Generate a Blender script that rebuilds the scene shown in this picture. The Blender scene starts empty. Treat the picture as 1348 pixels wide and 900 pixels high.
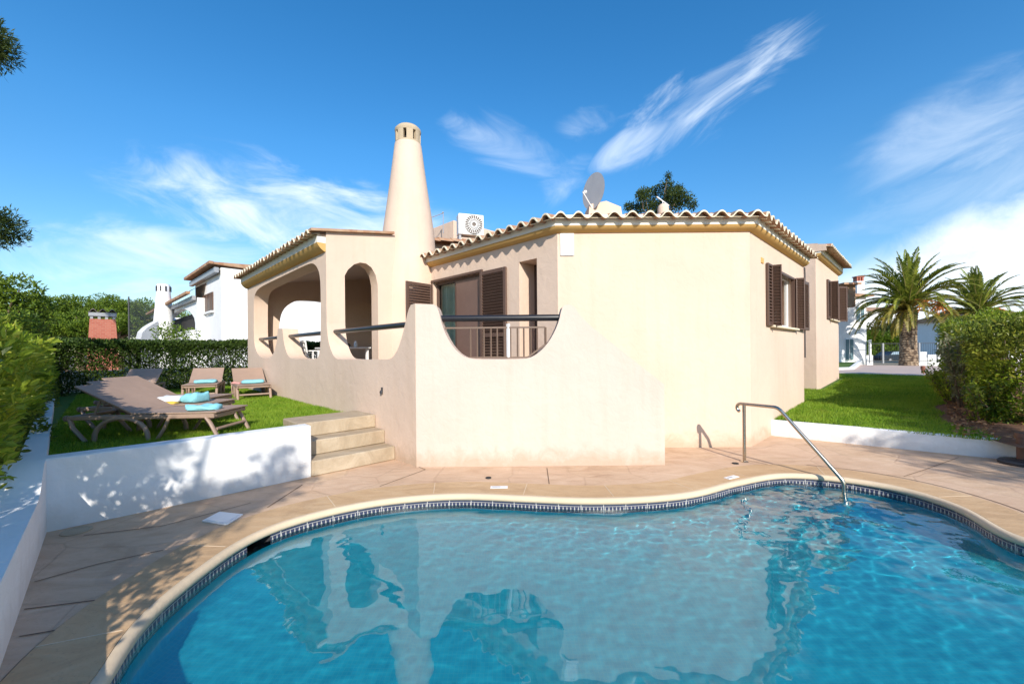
import bpy, math, random
import numpy as np
from mathutils import Matrix, Vector
random.seed(7)
RNG = np.random.default_rng(11)
SC = bpy.context.scene
COL = SC.collection
rad = math.radians
# ------------------------------------------------------------------ camera
F, CX, CY, ROLL, CAMH = 538.5, 674.0, 462.0, rad(0.5), 1.5
cam_d = bpy.data.cameras.new('camera'); cam = bpy.data.objects.new('camera', cam_d); COL.objects.link(cam)
cam_d.sensor_width = 36; cam_d.lens = 36*F/1348; cam_d.shift_y = 12/1348
cam_d.clip_start = .05; cam_d.clip_end = 3000
cam.matrix_world = Matrix.Translation((0, 0, CAMH)) @ Matrix.Rotation(rad(90), 4, 'X') @ Matrix.Rotation(-ROLL, 4, 'Z')
SC.camera = cam
def unroll(px, py):
    dx, dy = px-CX, py-CY; s = math.sin(ROLL)
    return dx-dy*s, dy+dx*s
def ray(px, py):
    x, y = unroll(px, py); return Vector((x/F, 1, -y/F))
def G(px, py, z=0):                      # point of the place at height z seen at a pixel of the survey photo
    d = ray(px, py); t = (z-CAMH)/d.z; return Vector((d.x*t, t, z))
def U(px, py, D):
    d = ray(px, py); return Vector((d.x*D, D, CAMH+d.z*D))
# ------------------------------------------------------------------ villa frame: local x along R, local y along L
LD = Vector((-.703, .711, 0)); RD = Vector((.711, .703, 0)); A0 = Vector((.71, 6.27, 0))
YAW = math.atan2(.703, .711)
VM = Matrix.Translation(A0) @ Matrix.Rotation(YAW, 4, 'Z'); VI = VM.inverted()
def vplane(px, py, ax, c):
    o = VI @ Vector((0, 0, CAMH)); d = VI.to_3x3() @ ray(px, py)
    t = (c-o[ax])/d[ax]; p = o+d*t; return p
def VX(px, py, c): p = vplane(px, py, 0, c); return (p.y, p.z)
def VY(px, py, c): p = vplane(px, py, 1, c); return (p.x, p.z)
def W(x, y, z=0): return VM @ Vector((x, y, z))
# ------------------------------------------------------------------ object helpers
MAT_OF = {}
def thing(name, label, cat, loc=(0, 0, 0), rz=0, group=None):
    o = bpy.data.objects.new(name, None); COL.objects.link(o); o.empty_display_size = .1
    o.location = loc; o.rotation_euler = (0, 0, rz)
    MAT_OF[o.name] = Matrix.Translation(loc) @ Matrix.Rotation(rz, 4, 'Z')
    return tag(o, label, cat, group)
def tag(o, label=None, cat=None, group=None, kind=None):
    if label: o['label'] = label
    if cat: o['category'] = cat
    if group: o['group'] = group
    if kind: o['kind'] = kind
    return o
def link(name, me, parent=None, smooth=None):
    o = bpy.data.objects.new(name, me); COL.objects.link(o)
    if parent: o.parent = parent
    return o
def copy_tree(o, parent=None, loc=None, rz=None, label=None):
    c = o.copy(); COL.objects.link(c)
    if parent: c.parent = parent
    if loc is not None: c.location = loc
    if rz is not None: c.rotation_euler = (0, 0, rz)
    if label: c['label'] = label
    for ch in list(o.children): copy_tree(ch, c)
    return c
def np_mesh(name, V, Fq, mats, parent=None, mi=None, smooth=False, uv=None, sharp=None):
    """V (n,3), Fq (m,k) one polygon size"""
    me = bpy.data.meshes.new(name); V = np.asarray(V, dtype=np.float32); Fq = np.asarray(Fq, dtype=np.int32)
    n, k = Fq.shape
    me.vertices.add(len(V)); me.vertices.foreach_set('co', V.ravel())
    me.loops.add(n*k); me.loops.foreach_set('vertex_index', Fq.ravel())
    me.polygons.add(n); me.polygons.foreach_set('loop_start', np.arange(0, n*k, k, dtype=np.int32))
    me.polygons.foreach_set('use_smooth', np.full(n, smooth))
    for m in (mats if isinstance(mats, (list, tuple)) else [mats]): me.materials.append(m)
    if mi is not None: me.polygons.foreach_set('material_index', np.asarray(mi, dtype=np.int32))
    me.update(calc_edges=True); me.validate()
    return link(name, me, parent)
class MB:
    def __init__(s): s.v = []; s.f = []; s.m = []; s.uv = None
    def add(s, vs, fs, m=0):
        o = len(s.v); s.v += [tuple(v) for v in vs]
        for f in fs: s.f.append(tuple(i+o for i in f)); s.m.append(m)
        return s
    def box(s, c, d, m=0, rot=None, bev=0):
        hx, hy, hz = d[0]/2, d[1]/2, d[2]/2
        if bev:
            b = min(bev, hx*.9, hy*.9, hz*.9); vs = []; idx = {}
            for sx in (-1, 1):
                for sy in (-1, 1):
                    for sz in (-1, 1):
                        for a in range(3):
                            q = [sx*hx, sy*hy, sz*hz]
                            for k in range(3):
                                if k != a: q[k] -= (sx, sy, sz)[k]*b
                            idx[sx, sy, sz, a] = len(vs); vs.append(q)
            fs = []
            for a in range(3):
                for sg in (-1, 1):
                    o = [(-1, -1), (1, -1), (1, 1), (-1, 1)]; r = []
                    for p, q in o:
                        k = [0, 0, 0]; k[a] = sg; k[(a+1) % 3] = p; k[(a+2) % 3] = q; r.append(idx[k[0], k[1], k[2], a])
                    fs.append(r if sg > 0 else r[::-1])
            for a in range(3):
                b1, b2 = (a+1) % 3, (a+2) % 3
                for p in (-1, 1):
                    for q in (-1, 1):
                        def key(t, w):
                            k = [0, 0, 0]; k[a] = t; k[b1] = p; k[b2] = q; return idx[k[0], k[1], k[2], w]
                        r = [key(-1, b1), key(1, b1), key(1, b2), key(-1, b2)]
                        fs.append(r if p*q < 0 else r[::-1])
            for sx in (-1, 1):
                for sy in (-1, 1):
                    for sz in (-1, 1):
                        r = [idx[sx, sy, sz, 0], idx[sx, sy, sz, 1], idx[sx, sy, sz, 2]]
                        fs.append(r if sx*sy*sz > 0 else r[::-1])
        else:
            vs = [(x*hx, y*hy, z*hz) for z in (-1, 1) for y in (-1, 1) for x in (-1, 1)]
            fs = [(0, 2, 3, 1), (4, 5, 7, 6), (0, 1, 5, 4), (2, 6, 7, 3), (0, 4, 6, 2), (1, 3, 7, 5)]
        M = rot if rot is not None else Matrix.Identity(3); c = Vector(c)
        return s.add([c + M @ Vector(v) for v in vs], fs, m)
    def bar(s, a, b, w, h, m=0, up=(0, 0, 1), bev=0):
        a, b = Vector(a), Vector(b); d = b-a; L = d.length; x = d/L; u = Vector(up)
        y = u.cross(x)
        if y.length < 1e-4: y = Vector((0, 1, 0)).cross(x)
        y.normalize(); z = x.cross(y)
        return s.box((a+b)/2, (L, w, h), m, Matrix((x, y, z)).transposed(), bev)
    def tube(s, pts, r, n=10, m=0, cap=True, flat=1):
        pts = [Vector(p) for p in pts]; N = len(pts); rs = r if isinstance(r, (list, tuple)) else [r]*N
        o = len(s.v); prev = None
        for i, p in enumerate(pts):
            t = (pts[min(i+1, N-1)]-pts[max(i-1, 0)]).normalized()
            if prev is None:
                u = Vector((0, 0, 1)) if abs(t.z) < .9 else Vector((1, 0, 0))
                x = u.cross(t).normalized()
            else: x = (prev-t*prev.dot(t)).normalized()
            prev = x; y = t.cross(x)
            for k in range(n):
                a = 2*math.pi*k/n; s.v.append(tuple(p+x*rs[i]*math.cos(a)+y*rs[i]*math.sin(a)*flat))
        for i in range(N-1):
            for k in range(n):
                s.f.append((o+i*n+k, o+i*n+(k+1) % n, o+(i+1)*n+(k+1) % n, o+(i+1)*n+k)); s.m.append(m)
        if cap:
            s.f.append(tuple(o+k for k in range(n))[::-1]); s.m.append(m)
            s.f.append(tuple(o+(N-1)*n+k for k in range(n))); s.m.append(m)
        return s
    def lathe(s, c, prof, n=24, m=0):
        c = Vector(c); o = len(s.v)
        for r, z in prof:
            for k in range(n):
                a = 2*math.pi*k/n; s.v.append((c.x+r*math.cos(a), c.y+r*math.sin(a), c.z+z))
        for i in range(len(prof)-1):
            mm = m[i] if isinstance(m, (list, tuple)) else m
            for k in range(n):
                s.f.append((o+i*n+k, o+i*n+(k+1) % n, o+(i+1)*n+(k+1) % n, o+(i+1)*n+k)); s.m.append(mm)
        m0 = m[0] if isinstance(m, (list, tuple)) else m; m1 = m[-1] if isinstance(m, (list, tuple)) else m
        if prof[0][0] > 1e-5: s.f.append(tuple(o+k for k in range(n))[::-1]); s.m.append(m0)
        if prof[-1][0] > 1e-5: s.f.append(tuple(o+(len(prof)-1)*n+k for k in range(n))); s.m.append(m1)
        return s
    def prism(s, poly, z0, z1, m=0):
        n = len(poly); a = sum(poly[i][0]*poly[(i+1) % n][1]-poly[(i+1) % n][0]*poly[i][1] for i in range(n))
        if a < 0: poly = poly[::-1]
        vs = [(p[0], p[1], z0) for p in poly]+[(p[0], p[1], z1) for p in poly]
        fs = [tuple(range(n))[::-1], tuple(range(n, 2*n))]+[(i, (i+1) % n, (i+1) % n+n, i+n) for i in range(n)]
        return s.add(vs, fs, m)
    def build(s, name, mats, parent=None, world=False, smooth=None):
        me = bpy.data.meshes.new(name); v = s.v
        if world and parent is not None:
            Mi = MAT_OF[parent.name].inverted(); v = [tuple(Mi @ Vector(p)) for p in v]
        me.from_pydata(v, [], s.f)
        for m in (mats if isinstance(mats, (list, tuple)) else [mats]): me.materials.append(m)
        me.polygons.foreach_set('material_index', s.m)
        if smooth is not None:
            me.polygons.foreach_set('use_smooth', [True]*len(s.f)); me.update(); me.set_sharp_from_angle(angle=rad(smooth))
        me.update()
        return link(name, me, parent)
def chaikin(pts, it=2, closed=True):
    for _ in range(it):
        q = []; n = len(pts)
        for i in range(n if closed else n-1):
            a, b = pts[i], pts[(i+1) % n]
            q += [(a[0]*.75+b[0]*.25, a[1]*.75+b[1]*.25), (a[0]*.25+b[0]*.75, a[1]*.25+b[1]*.75)]
        if not closed: q = [pts[0]]+q+[pts[-1]]
        pts = q
    return pts
def catmull(pts, n=8, closed=True):
    P = [np.array(p, float) for p in pts]; N = len(P); out = []
    for i in range(N if closed else N-1):
        p0, p1, p2, p3 = (P[(i-1) % N], P[i], P[(i+1) % N], P[(i+2) % N]) if closed else (P[max(i-1, 0)], P[i], P[i+1], P[min(i+2, N-1)])
        for k in range(n):
            t = k/n; out.append(.5*((2*p1)+(-p0+p2)*t+(2*p0-5*p1+4*p2-p3)*t*t+(-p0+3*p1-3*p2+p3)*t**3))
    if not closed: out.append(P[-1])
    return out
def fill2d(loops, extrude=0, bevel=0):
    """fill closed 2-D loops (holes by even-odd) through a filled curve; returns verts, faces"""
    cu = bpy.data.curves.new('outline', 'CURVE'); cu.dimensions = '2D'; cu.fill_mode = 'BOTH' if (extrude or bevel) else 'FRONT'
    cu.extrude = extrude; cu.bevel_depth = bevel; cu.bevel_resolution = 1; cu.offset = -bevel
    for lp in loops:
        sp = cu.splines.new('POLY'); sp.points.add(len(lp)-1); sp.use_cyclic_u = True
        for i, p in enumerate(lp): sp.points[i].co = (p[0], p[1], 0, 1)
    o = bpy.data.objects.new('outline', cu); COL.objects.link(o)
    dg = bpy.context.evaluated_depsgraph_get(); me = bpy.data.meshes.new_from_object(o.evaluated_get(dg))
    vs = [tuple(v.co) for v in me.vertices]; fs = [tuple(p.vertices) for p in me.polygons]
    bpy.data.objects.remove(o); bpy.data.curves.remove(cu); bpy.data.meshes.remove(me)
    return vs, fs
def panel(name, outer, holes, th, fn, mat, parent=None, bevel=0, smooth=30):
    """wall panel with cut-outs: outline in (u,z), fn(u,z,depth 0..th) -> local point"""
    vs, fs = fill2d([outer]+holes, max(th/2-bevel, 1e-4), bevel)
    mb = MB(); mb.add([fn(v[0], v[1], v[2]+th/2) for v in vs], fs)
    import bmesh
    o = mb.build(name, mat, parent)
    bm = bmesh.new(); bm.from_mesh(o.data); bmesh.ops.remove_doubles(bm, verts=bm.verts, dist=1e-5)
    bmesh.ops.recalc_face_normals(bm, faces=bm.faces); bm.to_mesh(o.data); bm.free()
    o.data.polygons.foreach_set('use_smooth', [True]*len(o.data.polygons)); o.data.set_sharp_from_angle(angle=rad(smooth))
    return o
# ------------------------------------------------------------------ materials
class NT:
    def __init__(s, name):
        s.m = bpy.data.materials.new(name); s.m.use_nodes = True; s.t = s.m.node_tree; s.t.nodes.clear()
        s.out = s.n('ShaderNodeOutputMaterial')
    def n(s, typ, **kw):
        nd = s.t.nodes.new(typ)
        for k, v in kw.items():
            if k.startswith('i_'):
                nd.inputs[k[2:].replace('_', ' ')].default_value = v
            else: setattr(nd, k, v)
        return nd
    def l(s, a, b): s.t.links.new(a, b)
    def pos(s, scale=(1, 1, 1), rot=(0, 0, 0), obj=False):
        g = s.n('ShaderNodeTexCoord').outputs['Object'] if obj else s.n('ShaderNodeNewGeometry').outputs['Position']
        mp = s.n('ShaderNodeMapping'); mp.inputs['Scale'].default_value = scale; mp.inputs['Rotation'].default_value = rot
        s.l(g, mp.inputs['Vector']); return mp.outputs['Vector']
    def noise(s, vec, scale, detail=4, rough=.55, dist=0):
        nd = s.n('ShaderNodeTexNoise'); nd.inputs['Scale'].default_value = scale; nd.inputs['Detail'].default_value = detail
        nd.inputs['Roughness'].default_value = rough; nd.inputs['Distortion'].default_value = dist
        s.l(vec, nd.inputs['Vector']); return nd.outputs['Fac']
    def ramp(s, fac, stops):
        r = s.n('ShaderNodeValToRGB'); e = r.color_ramp.elements
        while len(e) < len(stops): e.new(.5)
        for k, (p, c) in enumerate(stops): e[k].position = p; e[k].color = (*c, 1) if len(c) == 3 else c
        s.l(fac, r.inputs['Fac']); return r.outputs['Color']
    def mix(s, fac, a, b, mode='MIX'):
        x = s.n('ShaderNodeMix', data_type='RGBA', blend_type=mode)
        for sock, v in ((x.inputs[0], fac), (x.inputs[6], a), (x.inputs[7], b)):
            if hasattr(v, 'is_output'): s.l(v, sock)
            else: sock.default_value = v if not isinstance(v, tuple) else (*v[:3], 1)
        return x.outputs[2]
    def math(s, op, a, b=None, clamp=False):
        x = s.n('ShaderNodeMath', operation=op, use_clamp=clamp)
        for sock, v in zip(x.inputs, (a, b)):
            if v is None: continue
            if hasattr(v, 'is_output'): s.l(v, sock)
            else: sock.default_value = v
        return x.outputs[0]
    def bump(s, h, strength=.3, dist=.01):
        b = s.n('ShaderNodeBump'); b.inputs['Strength'].default_value = strength; b.inputs['Distance'].default_value = dist
        s.l(h, b.inputs['Height']); return b.outputs['Normal']
    def bsdf(s, color, rough=.8, normal=None, metal=0, spec=.4, **kw):
        p = s.n('ShaderNodeBsdfPrincipled')
        for sock, v in ((p.inputs['Base Color'], color), (p.inputs['Roughness'], rough), (p.inputs['Normal'], normal), (p.inputs['Metallic'], metal)):
            if v is None: continue
            if hasattr(v, 'is_output'): s.l(v, sock)
            else: sock.default_value = (*v, 1) if isinstance(v, tuple) else v
        p.inputs['Specular IOR Level'].default_value = spec
        for k, v in kw.items(): p.inputs[k.replace('_', ' ')].default_value = v
        s.l(p.outputs[0], s.out.inputs['Surface']); return p
def sc(c, k): return tuple(x*k for x in c)
def plaster(name, c, stain=.10, bump=.25, streak=True, dirt=1.0):
    t = NT(name); p = t.pos(); n1 = t.noise(p, .9, 5, .6); n2 = t.noise(p, 14, 4); n3 = t.noise(t.pos((5, 5, .35)), 1.2, 4, .6)
    col = t.mix(t.ramp(n1, [(.35, (0, 0, 0)), (.7, (1, 1, 1))]), sc(c, 1-stain*.5), tuple(min(x*1.03, .9) for x in c))
    if streak: col = t.mix(t.math('MULTIPLY', t.ramp(n3, [(.5, (0, 0, 0)), (.85, (1, 1, 1))]), stain*2.2), col, (c[0]*.78, c[1]*.70, c[2]*.58))
    col = t.mix(t.math('MULTIPLY', n2, .12), col, sc(c, .8))
    n4 = t.noise(p, 4.5, 5, .65, .6); col = t.mix(t.math('MULTIPLY', t.ramp(n4, [(.42, (0, 0, 0)), (.62, (1, 1, 1))]), stain*.9), col, sc(c, .86))
    sz = t.n('ShaderNodeSeparateXYZ'); t.l(p, sz.inputs[0]); lowz = t.math('SUBTRACT', t.math('MULTIPLY', n4, .5), sz.outputs[2], True)
    col = t.mix(t.math('MINIMUM', t.math('MULTIPLY', lowz, 2.4*dirt*(1 if streak else 0)), .5*dirt), col, (.36, .25, .15))
    h = t.math('ADD', t.math('MULTIPLY', n2, .5), t.math('MULTIPLY', t.noise(p, 5.5, 4, .6, .5), 1.6))
    t.bsdf(col, .88, t.bump(h, bump, .02), spec=.2); return t.m
def plain(name, c, rough=.6, metal=0, var=.12, scale=8, bump=0, spec=.4, obj=False):
    t = NT(name); p = t.pos(obj=obj); n = t.noise(p, scale, 4)
    col = t.mix(n, sc(c, 1-var), tuple(min(x*(1+var), .95) for x in c))
    t.bsdf(col, rough, t.bump(t.noise(p, scale*6, 3), bump, .005) if bump else None, metal, spec); return t.m
def leafmat(name, stops, trans=.35, rough=.5):
    t = NT(name); g = t.n('ShaderNodeNewGeometry')
    col = t.ramp(g.outputs['Random Per Island'], stops)
    big = t.noise(g.outputs['Position'], 1.1, 3)
    col = t.mix(t.math('MULTIPLY', t.ramp(big, [(.35, (0, 0, 0)), (.7, (1, 1, 1))]), .45), col, stops[-1][1])
    d = t.n('ShaderNodeBsdfPrincipled'); t.l(col, d.inputs['Base Color']); d.inputs['Roughness'].default_value = rough; d.inputs['Specular IOR Level'].default_value = .3
    tr = t.n('ShaderNodeBsdfTranslucent'); t.l(col, tr.inputs['Color'])
    mx = t.n('ShaderNodeMixShader'); mx.inputs[0].default_value = trans
    t.l(d.outputs[0], mx.inputs[1]); t.l(tr.outputs[0], mx.inputs[2]); t.l(mx.outputs[0], t.out.inputs['Surface']); return t.m
CREAM = (.69, .53, .415)
M = {}
M['cream'] = plaster('cream_plaster', CREAM, .13, .28)
M['pale'] = plaster('pale_plaster', (.625, .505, .43), .12, .3)
M['white'] = plaster('white_plaster', (.83, .83, .825), .07, .4, True, .45)
M['ochre'] = plaster('bounce_ochre_cornice', (.60, .37, .13), .06, .1, False)  # ochre deepened: warm bounce light under the eaves put into the colour
M['fascia'] = plaster('white_fascia', (.80, .77, .70), .08, .15, False)
M['rim'] = plaster('tile_rim', (.78, .68, .50), .25, .3, False)
M['shutter'] = plain('brown_shutter', (.105, .062, .046), .45, 0, .15, 5)
M['black'] = plain('black_rail', (.018, .018, .022), .28, 0, .3, 9)
M['taupebar'] = plain('taupe_bar', (.17, .115, .085), .4)
M['steel'] = plain('steel', (.50, .44, .36), .25, 1, .05, 3)
M['whitepl'] = plain('white_plastic', (.78, .78, .77), .4)
M['greypl'] = plain('grey_metal', (.32, .33, .35), .4)
M['darkgrey'] = plain('dark_grey', (.05, .05, .055), .5)
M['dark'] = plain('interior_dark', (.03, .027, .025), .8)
M['curtain'] = plain('curtain', (.74, .78, .64), .9, 0, .2, 5)
M['taupe'] = plain('taupe_resin', (.34, .235, .175), .5, 0, .2, 9, .3)
M['sling'] = plain('taupe_sling', (.37, .255, .19), .7, 0, .14, 6, .5)
M['towel'] = plain('turquoise_towel', (.25, .60, .68), .95, 0, .15, 30, .8)
M['yellow'] = plain('yellow_cloth', (.75, .5, .08), .8)
M['cloth'] = plain('white_cloth', (.8, .8, .78), .9, 0, .05, 10, .5)
M['wood'] = plain('wood', (.36, .2, .09), .6)
M['bark'] = plain('bark', (.16, .11, .075), .95, 0, .4, 6, 1)
M['soil'] = plain('soil', (.17, .085, .045), .98, 0, .55, 7, 1.5)
M['stone'] = plain('stone', (.30, .21, .13), .9, 0, .3, 6, .8)
M['orange'] = plain('orange_dates', (.62, .22, .05), .6)
M['rubber'] = plain('rubber', (.025, .025, .025), .8)
M['carpaint'] = plain('dark_car_paint', (.02, .025, .035), .2, .3)
M['concrete'] = plain('paving', (.50, .37, .29), .85, 0, .15, 2, .4)
def glassmat():
    t = NT('window_glass'); fr = t.n('ShaderNodeFresnel'); fr.inputs['IOR'].default_value = 1.5
    g = t.n('ShaderNodeBsdfGlossy'); g.inputs['Roughness'].default_value = .02
    tr = t.n('ShaderNodeBsdfTransparent'); tr.inputs['Color'].default_value = (.92, .96, .92, 1)
    mx = t.n('ShaderNodeMixShader'); t.l(fr.outputs[0], mx.inputs[0]); t.l(tr.outputs[0], mx.inputs[1]); t.l(g.outputs[0], mx.inputs[2])
    t.l(mx.outputs[0], t.out.inputs['Surface']); return t.m
M['glass'] = glassmat()
def tilemat():
    t = NT('terracotta_tiles'); p = t.pos(); n = t.noise(p, 4, 5, .65); n2 = t.noise(p, 22, 4)
    col = t.ramp(n, [(.3, (.30, .13, .07)), (.5, (.42, .21, .12)), (.68, (.46, .31, .2)), (.8, (.25, .2, .15))])
    col = t.mix(t.math('MULTIPLY', n2, .35), col, (.12, .09, .06))
    vo = t.n('ShaderNodeTexVoronoi'); vo.inputs['Scale'].default_value = 3.6; t.l(p, vo.inputs['Vector']); sv = t.n('ShaderNodeSeparateXYZ'); t.l(vo.outputs['Color'], sv.inputs[0]); col = t.mix(t.math('MULTIPLY', sv.outputs[0], .45), col, (.55, .42, .28))
    t.bsdf(col, .9, t.bump(n2, .4, .01), spec=.2); return t.m
M['tile'] = tilemat()
def deckmat(name, stops, rot, slab=1.0):
    t = NT(name); p = t.pos(); st = t.noise(t.pos((1.0, 2.6, 1), (0, 0, rot)), 1.7, 7, .66, 1.6); n = t.noise(p, .75, 5, .6); f = t.noise(p, 38, 3)
    col = t.ramp(t.math('ADD', t.math('MULTIPLY', st, .6), t.math('MULTIPLY', n, .4)), stops)
    sp = t.ramp(t.noise(p, 55, 2), [(.62, (0, 0, 0)), (.72, (1, 1, 1))])
    col = t.mix(t.math('MULTIPLY', sp, .25), col, (.22, .15, .1))
    col = t.mix(t.math('MULTIPLY', t.ramp(t.noise(p, 2.1, 5, .7), [(.55, (0, 0, 0)), (.75, (1, 1, 1))]), .35), col, (.27, .165, .10))
    ve = t.n('ShaderNodeTexVoronoi', feature='DISTANCE_TO_EDGE'); ve.inputs['Scale'].default_value = 1.35; ve.inputs['Randomness'].default_value = .8; nz_ = t.n('ShaderNodeTexNoise', i_Scale=2.0); t.l(p, nz_.inputs['Vector']); t.l(t.mix(.10, p, nz_.outputs['Color']), ve.inputs['Vector']); eg = t.math('MULTIPLY', t.math('SUBTRACT', .018, ve.outputs['Distance'], True), 40)
    col = t.mix(t.math('MINIMUM', t.math('MULTIPLY', eg, .5), .17*slab), col, (.26, .16, .10))
    vc_ = t.n('ShaderNodeTexVoronoi'); vc_.inputs['Scale'].default_value = 1.35; vc_.inputs['Randomness'].default_value = .8; t.l(t.mix(.10, p, nz_.outputs['Color']), vc_.inputs['Vector']); sx_ = t.n('ShaderNodeSeparateXYZ'); t.l(vc_.outputs['Color'], sx_.inputs[0]); col = t.mix(t.math('MULTIPLY', sx_.outputs[0], .22*slab), col, (.66, .44, .33))
    h = t.math('SUBTRACT', t.math('ADD', t.math('MULTIPLY', f, .25), st), t.math('MULTIPLY', eg, .4*slab))
    t.bsdf(col, .78, t.bump(h, .45, .02), spec=.25); return t.m
M['deck'] = deckmat('stamped_deck', [(.3, (.38, .24, .15)), (.45, (.55, .375, .24)), (.6, (.64, .46, .31)), (.74, (.74, .58, .43))], rad(-35))
M['coping'] = deckmat('beige_coping', [(.3, (.43, .27, .145)), (.5, (.56, .37, .205)), (.7, (.64, .46, .28))], rad(20), 0)
M['lip'] = plaster('coping_lip', (.68, .54, .375), .2, .2, False)
M['joint'] = plain('joint', (.15, .095, .06), .9, 0, .5, 5)
M['steps'] = deckmat('stone_steps', [(.3, (.29, .225, .15)), (.5, (.41, .325, .225)), (.7, (.54, .45, .33))], rad(40), 0)
def mosaic():
    t = NT('blue_mosaic'); p = t.pos(); b = t.n('ShaderNodeTexBrick', offset=0); b.inputs['Scale'].default_value = 1
    b.inputs['Brick Width'].default_value = .026; b.inputs['Row Height'].default_value = .026; b.inputs['Mortar Size'].default_value = .0016; b.inputs['Bias'].default_value = 0
    b.inputs['Color1'].default_value = (.012, .52, .72, 1); b.inputs['Color2'].default_value = (.02, .58, .77, 1); b.inputs['Mortar'].default_value = (.05, .58, .73, 1)
    t.l(p, b.inputs['Vector']); n = t.noise(p, .8, 3)
    col = t.mix(t.math('MULTIPLY', n, .3), b.outputs['Color'], (.06, .66, .76))
    t.bsdf(col, .4, None, spec=.2); return t.m
M['mosaic'] = mosaic()
def bandmat():
    t = NT('tile_border'); uv = t.n('ShaderNodeUVMap').outputs[0]; s = t.n('ShaderNodeSeparateXYZ'); t.l(uv, s.inputs[0]); u, v = s.outputs[0], s.outputs[1]
    # one motif every 5 cm, v 0..1 from the bottom of the band to its top
    fu = t.math('FRACT', t.math('MULTIPLY', u, 26.0)); tri = t.math('ABSOLUTE', t.math('SUBTRACT', fu, .5))
    def band(lo, hi): return t.math('MULTIPLY', t.math('GREATER_THAN', v, lo), t.math('LESS_THAN', v, hi))
    white = (.50, .47, .42); navy = (.05, .055, .10); brown = (.24, .17, .14)
    col = t.mix(band(.86, .97), white, navy)
    vt = t.math('ADD', t.math('MULTIPLY', t.math('SUBTRACT', v, .52), .9), .10)
    col = t.mix(t.math('MULTIPLY', band(.52, .84), t.math('GREATER_THAN', tri, t.math('SUBTRACT', .42, vt))), col, navy)
    col = t.mix(band(.30, .50), col, brown); col = t.mix(t.math('MULTIPLY', band(.30, .50), t.math('LESS_THAN', tri, .12)), col, white)
    col = t.mix(band(.0, .26), col, navy)
    ft = t.math('FRACT', t.math('MULTIPLY', u, 4.4)); col = t.mix(t.math('LESS_THAN', ft, .03), col, (.55, .52, .48))
    t.bsdf(col, .25); return t.m
M['band'] = bandmat()
def grassmat(name, a, b, c):
    t = NT(name); g = t.n('ShaderNodeNewGeometry'); col = t.ramp(g.outputs['Random Per Island'], [(0, a), (.55, b), (1, c)])
    col = t.mix(t.math('MULTIPLY', t.ramp(t.noise(g.outputs['Position'], 1.3, 4), [(.4, (0, 0, 0)), (.65, (1, 1, 1))]), .5), col, c)
    col = t.mix(t.math('MULTIPLY', t.ramp(t.noise(g.outputs['Position'], 2.3, 5, .7), [(.56, (0, 0, 0)), (.72, (1, 1, 1))]), .5), col, (.34, .33, .07))
    d = t.n('ShaderNodeBsdfPrincipled'); t.l(col, d.inputs['Base Color']); d.inputs['Roughness'].default_value = .55; d.inputs['Specular IOR Level'].default_value = .25
    tr = t.n('ShaderNodeBsdfTranslucent'); t.l(col, tr.inputs['Color']); mx = t.n('ShaderNodeMixShader'); mx.inputs[0].default_value = .4
    t.l(d.outputs[0], mx.inputs[1]); t.l(tr.outputs[0], mx.inputs[2]); t.l(mx.outputs[0], t.out.inputs['Surface']); return t.m
M['grass'] = grassmat('grass_blades', (.10, .215, .012), (.19, .35, .02), (.36, .48, .05))
M['turf'] = plain('turf', (.07, .14, .014), .95, 0, .35, 5, 1)
M['earth'] = plain('earth', (.2, .17, .12), .95, 0, .3, .8, .5)
M['leaf_hedge'] = leafmat('hedge_leaves', [(0, (.018, .042, .009)), (.6, (.045, .085, .014)), (1, (.11, .17, .025))])
M['leaf_bright'] = leafmat('bright_leaves', [(0, (.09, .17, .014)), (.4, (.20, .33, .025)), (.8, (.38, .48, .04)), (1, (.50, .50, .07))], .5, .3)
M['leaf_right'] = leafmat('mixed_leaves', [(0, (.035, .075, .015)), (.45, (.10, .17, .026)), (.82, (.22, .29, .035)), (1, (.38, .36, .05))], .45, .35)
M['leaf_grey'] = leafmat('pale_leaves', [(0, (.10, .13, .05)), (1, (.36, .36, .22))])
M['leaf_pine'] = leafmat('pine_needles', [(0, (.03, .07, .009)), (.5, (.095, .165, .015)), (1, (.21, .285, .025))], .35)
M['leaf_dark'] = leafmat('dark_leaves', [(0, (.022, .042, .012)), (.6, (.055, .09, .022)), (1, (.12, .16, .04))], .45)
M['leaf_lime'] = leafmat('lime_leaves', [(0, (.06, .12, .012)), (1, (.20, .29, .03))])
M['leaf_purple'] = leafmat('purple_leaves', [(0, (.09, .03, .045)), (1, (.26, .1, .12))])
M['palm'] = leafmat('palm_leaflets', [(0, (.075, .12, .018)), (.5, (.18, .235, .028)), (1, (.34, .36, .05))], .3, .4)
M['palm_old'] = leafmat('old_palm_leaflets', [(0, (.09, .12, .015)), (.6, (.24, .23, .03)), (1, (.38, .27, .05))], .3, .4)
M['rachis'] = plain('palm_rachis', (.25, .22, .06), .6)
def palmbark():
    t = NT('palm_bark'); p = t.pos((1, 1, 1), obj=True); v = t.n('ShaderNodeTexVoronoi'); v.inputs['Scale'].default_value = 7; t.l(p, v.inputs['Vector'])
    col = t.ramp(v.outputs['Distance'], [(.1, (.38, .29, .20)), (.5, (.24, .17, .11)), (.75, (.09, .06, .04))])
    t.bsdf(col, .95, t.bump(v.outputs['Distance'], 1, .05)); return t.m
M['palmbark'] = palmbark()
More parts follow.
